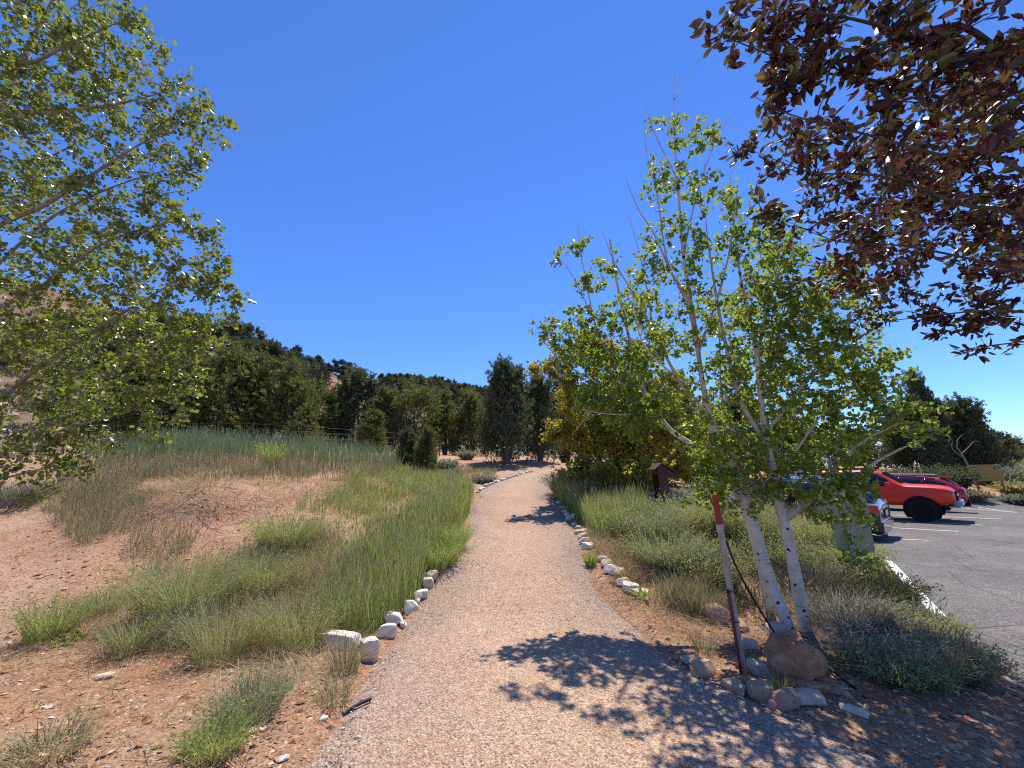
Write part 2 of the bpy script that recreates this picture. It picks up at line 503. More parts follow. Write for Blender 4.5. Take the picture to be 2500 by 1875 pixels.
def asphalt():
    m, nt, bs = new_mat('asphalt')
    c = ramp(nt, noise(nt, .5, 6), [(.3, (.115, .100, .092)), (.5, (.15, .132, .122)), (.7, (.19, .165, .148))])
    g = voronoi(nt, 70, out=1)
    sp = N(nt, 'ShaderNodeSeparateColor'); nt.links.new(g, sp.inputs[0])
    c = mixc(nt, .8, c, ramp(nt, sp.outputs[0], [(0, (.15, .15, .15)), (.5, (.45, .45, .45)), (1, (.85, .84, .82))]), 'OVERLAY')
    c = mixc(nt, ramp(nt, noise(nt, 1.1, 6, .7, stretch=(1, 2.2, 1)), [(.52, (0, 0, 0)), (.70, (.6, .6, .6))]), c, (.29, .225, .175))
    crack = voronoi(nt, .55, feature='DISTANCE_TO_EDGE')
    c = mixc(nt, ramp(nt, crack, [(.0, (.8, .8, .8)), (.012, (0, 0, 0))]), c, (.05, .045, .04))
    nt.links.new(c, bs.inputs['Base Color'])
    bs.inputs['Roughness'].default_value = .85
    bs.inputs['Specular IOR Level'].default_value = .3
    bump(nt, bs, voronoi(nt, 70), .8, .01)
    bump(nt, bs, noise(nt, 8, 6, .7), .4, .02)
    return m
MAT['asphalt'] = asphalt()

def worn_paint():
    m, nt, bs = new_mat('road_paint')
    c = mixc(nt, ramp(nt, noise(nt, 16, 6, .75), [(.52, (0, 0, 0)), (.60, (1, 1, 1))]), (.78, .76, .72), (.30, .27, .24))
    nt.links.new(c, bs.inputs['Base Color'])
    bs.inputs['Roughness'].default_value = .75
    bump(nt, bs, voronoi(nt, 70), .5, .006)
    return m
MAT['road_paint'] = worn_paint()
def stained_rock(name, stain, c1, c2):
    m, nt, bs = new_mat(name)
    c = ramp(nt, noise(nt, 9, 6, .65), [(.32, c1), (.62, c2)])
    c = mixc(nt, ramp(nt, noise(nt, 5, 6, .7), [(.53, (0, 0, 0)), (.66, (.85, .85, .85))]), c, stain)
    nt.links.new(c, bs.inputs['Base Color'])
    bs.inputs['Roughness'].default_value = .95
    bs.inputs['Specular IOR Level'].default_value = .1
    bump(nt, bs, noise(nt, 12, 8, .75), .8, .02)
    bump(nt, bs, voronoi(nt, 14), .35, .02)
    return m
MAT['white_rock'] = stained_rock('white_rock', (.50, .34, .22), (.62, .54, .43), (.82, .76, .66))
MAT['tan_rock'] = stained_rock('tan_rock', (.38, .25, .15), (.52, .40, .28), (.72, .61, .47))
MAT['red_rock'] = stained_rock('red_rock', (.52, .33, .22), (.30, .125, .065), (.46, .25, .15))
MAT['brown_rock'] = stained_rock('brown_rock', (.27, .15, .10), (.36, .20, .125), (.52, .35, .24))
MAT['grey_rock'] = stained_rock('grey_rock', (.36, .25, .17), (.44, .355, .27), (.62, .52, .41))

def pebble(name, stops):
    m, nt, bs = new_mat(name)
    g = nt.nodes.new('ShaderNodeNewGeometry')
    nt.links.new(ramp(nt, g.outputs['Random Per Island'], stops), bs.inputs['Base Color'])
    bs.inputs['Roughness'].default_value = .9
    bs.inputs['Specular IOR Level'].default_value = .15
    return m
MAT['pebble'] = pebble('pebble', [(0, (.17, .12, .10)), (.3, (.32, .22, .16)), (.7, (.46, .34, .25)), (1, (.66, .57, .48))])
MAT['flake'] = pebble('flake', [(0, (.26, .13, .07)), (.45, (.42, .24, .14)), (.8, (.54, .38, .26)), (1, (.68, .58, .46))])

# ------------------------------------------------------------------ ground, path, parking lot, hill
NP = 260
pl, pr = resample(PL, NP), resample(PR, NP)
PATH_POLY = [tuple(p) for p in pl] + [tuple(p) for p in pr[::-1]]
E = [G(2156, 1362)[:2], G(2220, 1430)[:2], G(2285, 1505)[:2], G(2400, 1610)[:2], G(2500, 1690)[:2]]
lotL = resample([np.array([5.6, 14.3]), np.array([6.6, 12.0])] + E + [np.array([4.6, 1.2]), np.array([5.2, -3.0])], 90)
lotR = resample([np.array([22.0, 25.0]), np.array([28, 25.6]), np.array([36, 24]), np.array([45, 14]), np.array([45, 4]), np.array([40, -4])], 90)
LOT_POLY = [tuple(p) for p in lotL] + [tuple(p) for p in lotR[::-1]]

def axis(lo, hi, near_lo, near_hi, fine, grow):
    a = list(np.arange(near_lo, near_hi, fine))
    st = fine
    while a[-1] < hi: st *= grow; a.append(a[-1] + st)
    st = fine
    while a[0] > lo: st *= grow; a.insert(0, a[0] - st)
    return np.array(a)

gx = axis(-1800, 1800, -9, 9, .075, 1.055)
gy = axis(-60, 2400, .8, 12, .075, 1.05)
XX, YY = np.meshgrid(gx, gy)
xf, yf = XX.ravel(), YY.ravel()
off_path = ~(inside(xf, yf, PATH_POLY) | inside(xf, yf, LOT_POLY))
zf = H(xf, yf)

def rough(x, y):
    r = .16 * fbm(x * .9, y * .9, 5, 3) + .07 * fbm(x * 4, y * 4, 3, 9)
    near = np.clip((40 - np.hypot(x, y)) / 30, .3, 1)
    return r * near
RG = np.where(off_path, rough(xf, yf), -.05)
RG2 = RG.reshape(XX.shape)
for _ in range(2):
    RG2[1:-1, 1:-1] = (RG2[1:-1, 1:-1] * 2 + RG2[:-2, 1:-1] + RG2[2:, 1:-1] + RG2[1:-1, :-2] + RG2[1:-1, 2:]) / 6
# the little cut bank of red earth left of the trail
def bank(x, y):
    c = G(480, 1235)
    d = np.hypot((x - c[0]) / 1.5, (y - c[1]) / .9)
    return .34 * np.exp(-d ** 4)
zf = zf + RG2.ravel() + bank(xf, yf) * off_path
ny, nx = XX.shape
ii = (np.arange(ny - 1)[:, None] * nx + np.arange(nx - 1)[None]).ravel()
ground = link('ground', np_mesh('ground', np.c_[xf, yf, zf], np.c_[ii, ii + 1, ii + nx + 1, ii + nx], MAT['soil'], smooth=True))
ground['kind'] = 'structure'
ZG = zf.reshape(XX.shape)

def HG(x, y):
    """height of the built ground surface (bilinear on its grid)"""
    x, y = np.atleast_1d(np.asarray(x, float)), np.atleast_1d(np.asarray(y, float))
    i = np.clip(np.searchsorted(gx, x) - 1, 0, len(gx) - 2)
    j = np.clip(np.searchsorted(gy, y) - 1, 0, len(gy) - 2)
    fx, fy = (x - gx[i]) / (gx[i + 1] - gx[i]), (y - gy[j]) / (gy[j + 1] - gy[j])
    return (ZG[j, i] * (1 - fx) + ZG[j, i + 1] * fx) * (1 - fy) + (ZG[j + 1, i] * (1 - fx) + ZG[j + 1, i + 1] * fx) * fy

# gravel path
NT = 41
tt = np.linspace(-.04, 1.04, NT)
wob = (np.abs(tt - .5) / .5) ** 6
pv, pe = [], []
for i in range(NP):
    k = np.stack([pl[i] * (1 - t) + pr[i] * t for t in tt])
    e = .35 * fbm(np.array([i * .22]), np.array([3.3]), 3, 5)[0]
    k[:, 0] += wob * e
    z = H(k[:, 0], k[:, 1]) + .028 - .075 * np.clip((np.abs(tt - .5) - .44) / .10, 0, 1) ** 1.5 + .02 * fbm(k[:, 0] * 1.7, k[:, 1] * 1.7, 3, 21)
    pv.append(np.c_[k, z]); pe.append(np.abs(tt - .47) / .5)
ii = (np.arange(NP - 1)[:, None] * NT + np.arange(NT - 1)[None]).ravel()
me = np_mesh('path', np.concatenate(pv), np.c_[ii, ii + 1, ii + NT + 1, ii + NT], MAT['gravel'], smooth=True)
at = me.attributes.new('edge', 'FLOAT', 'POINT')
at.data.foreach_set('value', np.concatenate(pe).astype(np.float32))
path = link('path', me); path['kind'] = 'structure'

# parking lot
NL, NC = 90, 80
cc = np.linspace(0, 1, NC) ** 1.6
lv = []
for i in range(NL):
    k = np.stack([lotL[i] * (1 - c) + lotR[i] * c for c in cc])
    z = H(k[:, 0], k[:, 1]) + .03 - .06 * np.clip((.006 - cc) / .006, 0, 1)
    lv.append(np.c_[k, z])
ii = (np.arange(NL - 1)[:, None] * NC + np.arange(NC - 1)[None]).ravel()
lot = link('parking_lot', np_mesh('parking_lot', np.concatenate(lv), np.c_[ii, ii + 1, ii + NC + 1, ii + NC], MAT['asphalt'], smooth=True))
lot['kind'] = 'structure'

def lot_z(x, y): return H(x, y) + .03

def paint_line(pts, width):
    pts = resample([np.array(p, float)[:2] for p in pts], 24)
    d = unit(np.gradient(pts, axis=0)); nrm = np.c_[-d[:, 1], d[:, 0]] * width / 2
    a, b = pts - nrm, pts + nrm
    V = np.concatenate([np.c_[a, lot_z(a[:, 0], a[:, 1]) + .008], np.c_[b, lot_z(b[:, 0], b[:, 1]) + .008]])
    n = len(pts); i = np.arange(n - 1)
    o = link('parking_line', np_mesh('parking_line', V, np.c_[i, i + 1, i + 1 + n, i + n], MAT['road_paint']))
    o['kind'] = 'structure'
paint_line([G(2150, 1360), G(2200, 1408), G(2245, 1456), G(2295, 1512)], .13)
for a, ln in [((2268, 1323), 4.6), ((2340, 1301), 4.8), ((2398, 1285), 4.8), ((2447, 1270), 4.8), ((2484, 1253), 4.4)]:
    e = G(*a)[:2]
    paint_line([e, e + np.array([-.656, .755]) * ln * .5, e + np.array([-.656, .755]) * ln], .11)
e = G(2484, 1253)[:2]
paint_line([e, e + np.array([-.1, 1.6])], .11)

# wooded hill: ridge line and foot line, lofted
_ridge = [(-700, 560, 40), (-300, 610, 42), (0, 690, 46), (230, 738, 52), (400, 785, 62), (560, 824, 75), (720, 886, 95), (850, 922, 115), (1000, 940, 140), (1150, 958, 170), (1300, 975, 205), (1450, 1010, 240), (1600, 1035, 280), (1800, 1085, 320)]
RIDGE = np.array([P(*r) for r in _ridge])
FOOT = np.array([(-52, -8, 1.5), (-38, 8, 2.0), (-29, 18, 3.2), (-21, 24, 3.3), (-16, 27.5, 3.2), (-11, 30, 3.2), (-6, 33, 3.2), (-2, 38, 3.4), (3, 46, 3.8), (8, 56, 4), (14, 70, 4), (24, 88, 4), (38, 110, 4), (60, 140, 3)], float)
HN, HM = 220, 90
hr, hf = resample(RIDGE, HN), resample(FOOT, HN)

def hill_point(s, t):
    """s along the hill 0..1, t 0 foot .. 1 ridge .. 1.5 behind"""
    s, t = np.asarray(s, float), np.asarray(t, float)
    q = s * (HN - 1)
    f = np.stack([np.interp(q, np.arange(HN), hf[:, k]) for k in range(3)], -1)
    r = np.stack([np.interp(q, np.arange(HN), hr[:, k]) for k in range(3)], -1)
    p = f + (r - f) * t[..., None]
    lift = np.where(t < 1, (t ** 1.15), 1 - .55 * (np.maximum(t - 1, 0) / .5) ** 1.6)
    p[..., 2] = f[..., 2] + (r[..., 2] - f[..., 2]) * lift
    am = np.clip(t * 3, 0, 1) * np.clip((1.15 - t) * 4, .25, 1)
    p[..., 2] += am * (3.2 * fbm(p[..., 0] * .07, p[..., 1] * .07, 4, 31) + .9 * fbm(p[..., 0] * .4, p[..., 1] * .4, 3, 37)) - .5 * np.clip(1 - t * 8, 0, 1)
    return p
ss, ts = np.meshgrid(np.linspace(0, 1, HN), np.linspace(-.05, 1.5, HM))
hp = hill_point(ss.ravel(), ts.ravel())
ii = (np.arange(HM - 1)[:, None] * HN + np.arange(HN - 1)[None]).ravel()
hill = link('hill', np_mesh('hill', hp, np.c_[ii, ii + 1, ii + HN + 1, ii + HN], MAT['hill_soil'], smooth=True))
hill['kind'] = 'structure'

# ------------------------------------------------------------------ rocks
def rock_mesh(name, size, seed, mat, cuts=9, sub=3, rough=.05, block=.62, dlo=.66, dhi=.95):
    rg = np.random.default_rng(seed)
    bm = bmesh.new()
    bmesh.ops.create_icosphere(bm, subdivisions=min(sub + 1, 5), radius=1.0)
    V = np.array([v.co[:] for v in bm.verts])
    V = V * (1 - block) + block * V / np.abs(V).max(1, keepdims=True) * .86          # squarish lump
    sk = np.eye(3) + rg.normal(0, .13, (3, 3)); V = V @ sk
    for _ in range(cuts):                                  # chip flat faces off
        n = unit(rg.normal(size=3)); d = rg.uniform(dlo, dhi)
        k = V @ n - d
        V = V - np.where(k > 0, k, 0)[:, None] * n[None]
    V = V * (1 + rough * (fbm(V[:, 0] * 3 + V[:, 2] * 2.1 + 9, V[:, 1] * 3 - V[:, 2] * 1.7 + seed, 5, seed) * 2.2)[:, None])
    V = V / np.abs(V).max(0) * np.array(size) / 2
    for v, c in zip(bm.verts, V): v.co = c
    me = bpy.data.meshes.new(name)
    bm.to_mesh(me); bm.free()
    me.materials.append(mat)
    return me

def surf(x, y):
    """height of whatever lies on top at x, y"""
    a = np.array([x]), np.array([y])
    if inside(*a, PATH_POLY)[0]: return H(x, y)[0] + .02
    if inside(*a, LOT_POLY)[0]: return H(x, y)[0] + .03
    return HG(x, y)[0]

def rock(px, size, mat, label, seed, rot=0, name='rock', group=None, tilt=(0, 0), cuts=12, sink=.24, sub=3, cat='rock', rough=.07, block=.62, dlo=.62, dhi=.95):
    p = G(*px)
    me = rock_mesh(name, size, seed, MAT[mat], cuts, sub, rough, block, dlo, dhi)
    o = link(name, me, None, (p[0], p[1], surf(p[0], p[1]) + size[2] * (.5 - sink)))
    o.rotation_euler = (tilt[0], tilt[1], rot)
    return tag(o, label, cat, group)

# white stones along the left of the trail, the nearest first
WB = 'white painted-looking stones at the near left edge of the trail'
rock((905, 1612), (.20, .17, .25), 'white_rock', 'blocky white limestone standing at the corner, nearest of the left row', 3, .5, group=WB, cuts=8, rough=.03)
rock((832, 1590), (.44, .18, .19), 'white_rock', 'long white block lying half hidden in grass beside the corner stone', 5, -.25, group=WB, cuts=8, rough=.03)
rock((944, 1557), (.21, .15, .16), 'white_rock', 'squarish white stone with a shaded pinkish end, just past the corner', 7, .4, group=WB, cuts=8, rough=.03)
rock((960, 1528), (.22, .17, .16), 'white_rock', 'wide rounded white stone, fourth of the left row from the camera', 8, .3, group=WB, cuts=8, rough=.04)
rock((985, 1528), (.10, .09, .09), 'white_rock', 'small white stone leaning on the wide rounded white one', 12, .3, group=WB, rough=.04)
rock((1003, 1494), (.19, .14, .20), 'white_rock', 'upright white stone with a dark notch in its side', 9, .7, group=WB, rough=.05)
rock((1026, 1466), (.20, .14, .12), 'white_rock', 'low jagged white stone before the last grey-topped one', 10, .5, group=WB, rough=.08)
rock((1020, 1480), (.09, .08, .08), 'tan_rock', 'small tan stone wedged between two white ones', 14, .5, group=WB, rough=.08)
rock((1044, 1434), (.17, .15, .14), 'tan_rock', 'pale stone in front of the grey-topped end stone', 15, .2, group=WB, rough=.06)
rock((1050, 1422), (.20, .15, .21), 'grey_rock', 'grey-topped white stone ending the row against the green bush', 11, .2, group=WB, rough=.06)

# stones along the right of the trail, far to near
rs = [((1364, 1228), .14), ((1372, 1240), .12), ((1378, 1250), .16), ((1385, 1259), .13), ((1392, 1266), .2), ((1405, 1262), .16), ((1402, 1278), .16), ((1412, 1290), .14), ((1418, 1301), .2), ((1428, 1297), .15),
      ((1424, 1313), .17), ((1428, 1326), .2), ((1434, 1342), .17), ((1470, 1372), .20), ((1482, 1388), .2), ((1497, 1406), .22), ((1512, 1410), .17), ((1524, 1432), .22), ((1540, 1444), .2), ((1560, 1452), .24), ((1579, 1462), .15)]
rl = {13: 'pale stone just beyond the small green tuft on the right edge', 14: 'lumpy pale stone below the straw patch at the right edge', 15: 'rounded pale stone above the yellow tuft, right edge', 16: 'small tan stone tucked against the rounded pale one, right edge',
      17: 'tan stone behind the yellow tuft at the right trail edge', 18: 'pitted tan stone in the right edge under dry straw', 19: 'long pitted stone before the broad-leaved weed, right edge', 20: 'white stone tip beside the broad-leaved weed'}
for i, (px, s) in enumerate(rs):
    far = i < 13
    rock(px, (s * random.uniform(1.0, 1.35), s * random.uniform(.7, .9), s * random.uniform(.55, .8)), 'white_rock' if i % 3 == 0 else 'tan_rock',
         rl.get(i, ('small pale stone in the far half of the right trail edging' if i < 7 else 'pale chalky stone in the right trail edging beside the tall grass')), 40 + i, random.uniform(-.8, .8), 'edging_stone',
         'stones edging the right of the trail', cat='stone', sub=2 if far else 3, rough=.08)
for i in range(19):                                        # far curve on the left
    t = i / 18
    px = (1166 + 135 * t ** 1.05, 1203 - 50 * t ** .75)
    s = .17
    rock(px, (s * random.uniform(1, 1.4), s * random.uniform(.7, 1), s * random.uniform(.5, .8)), 'white_rock' if i % 4 else 'tan_rock',
         'small pale stone in the left edging where the trail curves away', 80 + i, random.uniform(-1, 1), 'edging_stone', 'stones edging the far left curve of the trail', cat='stone', sub=2, rough=.08)

# rocks of the planted bed on the right
BG_ = 'rocks ringing the planted bed'
rock((1948, 1668), (.47, .40, .44), 'red_rock', 'big rust red boulder in front of the aspen trunks', 29, 2.2, name='boulder', group=None, cuts=16, block=.4, dlo=.6, dhi=.95, rough=.12, tilt=(-.3, .38), sink=.12, cat='boulder', sub=4)
rock((1750, 1515), (.34, .22, .24), 'brown_rock', 'long brown rock with a sunlit pale top behind the wooden stake', 22, -.7, group=BG_)
rock((1665, 1478), (.38, .16, .15), 'grey_rock', 'long low grey rock half buried in bed grass', 23, -.3, group=BG_)
rock((1645, 1430), (.34, .16, .14), 'grey_rock', 'smooth grey slab lying under the sagebrush', 24, -.35, group=BG_)
rock((1838, 1582), (.17, .14, .17), 'grey_rock', 'grey rock dappled with sun between stake and boulder', 25, .3, group=BG_)
rock((1805, 1540), (.2, .14, .14), 'brown_rock', 'reddish brown block behind the dappled grey rock', 34, .1, group=BG_)
rock((1900, 1552), (.22, .17, .17), 'grey_rock', 'pale grey rock at the foot of the aspen', 26, .2, group=BG_)
rock((1858, 1640), (.26, .15, .13), 'grey_rock', 'flat grey slab leaning on the left side of the boulder', 27, -.7, tilt=(0, .4), group=BG_)
rock((1716, 1656), (.22, .17, .15), 'brown_rock', 'brown angular rock at the left end of the front ring', 28, .1, group=BG_)
rock((1682, 1618), (.10, .09, .09), 'grey_rock', 'small pale rock beyond the left end of the front ring', 29, .1, group=BG_)
rock((1792, 1690), (.20, .14, .13), 'brown_rock', 'reddish pointed slab below the stake in the front ring', 30, -.6, group=BG_)
rock((1822, 1668), (.12, .1, .09), 'brown_rock', 'small brown rock behind the pointed slab', 35, -.6, group=BG_)
rock((1856, 1704), (.20, .15, .14), 'brown_rock', 'egg-shaped brown rock in the middle of the front ring', 31, -.4, group=BG_, cuts=3)
rock((1920, 1725), (.21, .16, .15), 'brown_rock', 'broad brown rock with a ragged top in the front ring', 32, .2, group=BG_)
rock((1978, 1728), (.22, .13, .11), 'grey_rock', 'greyish rounded rock at the right end of the front ring', 33, -.3, group=BG_, cuts=4)
rock((1972, 1692), (.30, .13, .10), 'red_rock', 'flat orange slab at the right foot of the boulder', 36, -.35, group=BG_)
rock((2012, 1672), (.20, .12, .09), 'red_rock', 'second orange slab tucked behind the flat one', 37, -.5, group=BG_)
rock((2052, 1700), (.18, .12, .07), 'brown_rock', 'low brown slab right of the orange slabs', 38, -.6, group=BG_)
rock((2085, 1750), (.2, .08, .05), 'tan_rock', 'thin tan stone sunk in shaded gravel', 39, -.7, group=BG_)
rock((1888, 1738), (.06, .05, .07), 'brown_rock', 'fist-sized brown stone under the front ring', 41, .2, group=BG_)
# loose stones on the red soil
LS = 'loose stones on the red soil'
rock((250, 1648), (.16, .10, .05), 'tan_rock', 'flat tan slab lying on bare red soil', 51, .1, group=LS)
rock((118, 1720), (.07, .06, .03), 'grey_rock', 'small bluish grey stone on bare red soil', 52, .1, group=LS)
rock((872, 1815), (.045, .03, .03), 'tan_rock', 'small angular tan stone at the left edge of the gravel', 53, .4, group=LS)
rock((692, 1858), (.07, .04, .035), 'white_rock', 'white stone chip at the bottom by the green tuft', 54, .8, group=LS)
rock((560, 1650), (.07, .05, .04), 'white_rock', 'whitish stone on the soil left of the corner stone', 55, .3, group=LS)
rock((790, 1765), (.06, .04, .03), 'white_rock', 'broken white stone beside the black pipe end', 56, .2, group=LS)
for i, (px, s) in enumerate([((588, 1775), .06), ((602, 1788), .07), ((578, 1792), .05), ((622, 1772), .05), ((610, 1805), .06), ((640, 1798), .05)]):
    rock(px, (s, s * .8, s * .6), 'white_rock', 'white cobble under the grey-green bush near the bottom', 60 + i, i, group='white cobbles under the near bush', sub=2)

# ------------------------------------------------------------------ loose gravel and chips (uncountable)
def pebbles(name, polys, n, smin, smax, mat, label, flat=.55, dmax=9, on=None):
    xs = RNG.uniform(-10, 10, n * 14); ys = RNG.uniform(1.2, dmax, n * 14) ** 1.0
    keep = RNG.uniform(size=len(xs)) < (2.2 / np.maximum(ys, 2.2)) ** 1.6       # thinner with distance
    xs, ys = xs[keep], ys[keep]
    ok = np.zeros(len(xs), bool)
    zz = (H(xs, ys) + .026) if on == 'path' else HG(xs, ys)
    u, v, d = Q(np.c_[xs, ys, zz])
    for p in polys: ok |= inside(u, v, p)
    ok &= d > 1
    inp = inside(xs, ys, PATH_POLY)
    ok &= inp if on == 'path' else ~inp
    ok &= ~inside(xs, ys, LOT_POLY)
    xs, ys, zz = xs[ok][:n], ys[ok][:n], zz[ok][:n]
    m = len(xs)
    s = smin * (smax / smin) ** (RNG.uniform(size=m) ** 2.2)
    a = RNG.uniform(0, 6.28, m)
    up = unit(np.c_[RNG.normal(0, .25, m), RNG.normal(0, .25, m), np.ones(m)])
    x = unit(np.cross(np.c_[np.cos(a), np.sin(a), np.zeros(m)], up)); y = np.cross(up, x)
    R = np.stack([x, y, up], -1)
    sc = np.c_[s, s * RNG.uniform(.55, 1, m), s * flat * RNG.uniform(.6, 1.2, m)]
    V, Fa = scatter(CHIP[0], CHIP[1], np.c_[xs, ys, zz + s * .12], R, sc)
    o = link(name, np_mesh(name, V, Fa, MAT[mat]))
    return tag(o, label, 'gravel', kind='stuff')
FULL = [(-900, 1180), (3400, 1180), (4200, 2600), (-2500, 2600)]
pebbles('gravel', [FULL], 30000, .003, .014, 'pebble', 'loose small gravel scattered over the trail', on='path')
MAT['clod'] = pebble('clod', [(0, (.24, .115, .06)), (.5, (.38, .205, .115)), (1, (.50, .31, .19))])
pebbles('soil_clods', [FULL], 5200, .012, .05, 'clod', 'crumbly clods of red earth lying on the bare soil', flat=.6)
pebbles('soil_chips', [FULL], 26000, .004, .024, 'flake', 'small flat chips of reddish stone scattered over the bare soil', flat=.35)

# ------------------------------------------------------------------ leafy trees grown on a skeleton
def smooth_line(pts, rad, per=6):
    pts = np.array(pts, float); n = len(pts)
    t = np.arange(n); q = np.linspace(0, n - 1, (n - 1) * per + 1)
    m = np.gradient(pts, axis=0)
    i = np.minimum(q.astype(int), n - 2); f = (q - i)[:, None]
    h = lambda a, b, c, d: (2 * f ** 3 - 3 * f ** 2 + 1) * a + (f ** 3 - 2 * f ** 2 + f) * b + (-2 * f ** 3 + 3 * f ** 2) * c + (f ** 3 - f ** 2) * d
    return h(pts[i], m[i], pts[i + 1], m[i + 1]), np.interp(q, t, rad)

def tubes(lines, sides=5):
    """many tapered tubes as one quad mesh; lines: (points, radii)"""
    Vs, Fs, o = [], [], 0
    for pts, rad in lines:
        n = len(pts)
        t = unit(np.gradient(pts, axis=0))
        ref = np.array([.31, .22, .93]); a = np.cross(t, ref)
        bad = np.linalg.norm(a, axis=1) < .2
        a[bad] = np.cross(t[bad], np.array([1, 0, 0.]))
        a = unit(a); b = np.cross(t, a)
        an = np.arange(sides) * 2 * math.pi / sides
        ring = pts[:, None] + rad[:, None, None] * (np.cos(an)[None, :, None] * a[:, None] + np.sin(an)[None, :, None] * b[:, None])
        Vs.append(ring.reshape(-1, 3))
        i = (np.arange(n - 1)[:, None] * sides + np.arange(sides)[None])
        j = (np.arange(n - 1)[:, None] * sides + (np.arange(sides)[None] + 1) % sides)
        Fs.append(o + np.stack([i, j, j + sides, i + sides], -1).reshape(-1, 4))
        o += n * sides
    return np.concatenate(Vs), np.concatenate(Fs)

def leafy_tree(name, label, cat, base, trunks, limbs, blobs, leaf, leaf_mat, bark, limb_mat, n_clusters, per, size, seed, twig_r=.006, leafspan=.65,
               spread=.05, droop=.35, bare=0.0, reach=1.1, part_label=None):
    """trunks, limbs: (points, radii) in world space; blobs: (centre, radius); leaves grow on twigs joined to the skeleton"""
    rg = np.random.default_rng(seed)
    root = empty(name, base)
    off = np.array(base, float)
    tl = [smooth_line(p, r) for p, r in trunks]
    ll = [smooth_line(p, r) for p, r in limbs]
    def part(nm, V, Fa, mt, sm=True):
        return link(nm, np_mesh(nm, V - off, Fa, mt, smooth=sm), root)
    for k in tl: part('trunk', *tubes([k], 12), bark)
    c = np.array([b[0] for b in blobs], float); r = np.array([b[1] for b in blobs], float)
    wgt = r ** 2.2; wgt /= wgt.sum()
    k = rg.choice(len(r), n_clusters, p=wgt)
    pts = c[k] + unit(rg.normal(size=(n_clusters, 3))) * (r[k] * rg.uniform(0, 1, n_clusters) ** .45)[:, None]
    sk = [p for p, _ in tl[0:]] + [p for p, _ in ll]
    skel = np.concatenate([p[len(p) // 3:] if i < len(tl) else p[len(p) // 6:] for i, p in enumerate(sk)])
    d0 = np.array([np.min(((skel - p) ** 2).sum(1)) for p in pts])
    order = np.argsort(d0)
    skel = list(skel)
    twigs, lp, ld = [], [], []
    skn = np.array(skel)
    for q in order:
        p = pts[q]
        dv = p - skn
        dist = np.linalg.norm(dv, axis=1)
        cost = dist * (1 + .8 * np.clip(-dv[:, 2] / (dist + 1e-6), 0, 1))      # prefer to grow upward
        j = int(np.argmin(cost)); s = skn[j]; L = dist[j]
        if L < .03: continue
        if L > reach: p = s + (p - s) / L * reach; L = reach
        m1 = s + (p - s) * .4 + np.array([0, 0, .10 * L]) + rg.normal(0, .06 * L, 3)
        m2 = s + (p - s) * .75 + np.array([0, 0, .05 * L]) + rg.normal(0, .05 * L, 3)
        line, rad = smooth_line([s, m1, m2, p], [twig_r * (.6 + L), twig_r * .6, twig_r * .4, twig_r * .25], 2)
        twigs.append((line, rad))
        skn = np.concatenate([skn, line[2:]])
        if rg.uniform() < bare: continue
        m = max(2, int(per * rg.uniform(.6, 1.4)))
        tq = 1 - leafspan * rg.uniform(0, 1, m) ** 1.3
        idx = tq * (len(line) - 1); i0 = np.minimum(idx.astype(int), len(line) - 2)
        lp.append(line[i0] + (line[i0 + 1] - line[i0]) * (idx - i0)[:, None] + rg.normal(0, spread * .5, (m, 3)))
        dd = unit(p - s)[None] * .5 + rg.normal(0, .75, (m, 3)); dd[:, 2] -= droop
        ld.append(dd)
    V, Fa = tubes(ll, 7) if ll else (np.zeros((0, 3)), np.zeros((0, 4), int))
    if ll: part('limbs', V, Fa, limb_mat)
    TV, TF = tubes(twigs, 3)
    lp, ld = np.concatenate(lp), np.concatenate(ld)
    n = len(lp)
    R = frames(ld, n, rg)
    V, Fa = scatter(leaf[0], leaf[1], lp, R, size * rg.uniform(.55, 1.15, n))
    cr = link('crown', np_mesh('crown', np.concatenate([TV, V]) - off, np.concatenate([TF, Fa + len(TV)]), [leaf_mat, limb_mat],
                               np.r_[np.ones(len(TF)), np.zeros(len(Fa))]), root)
    tag(root, label, cat)
    return root

def PX(*pts): return [P(*p) for p in pts]

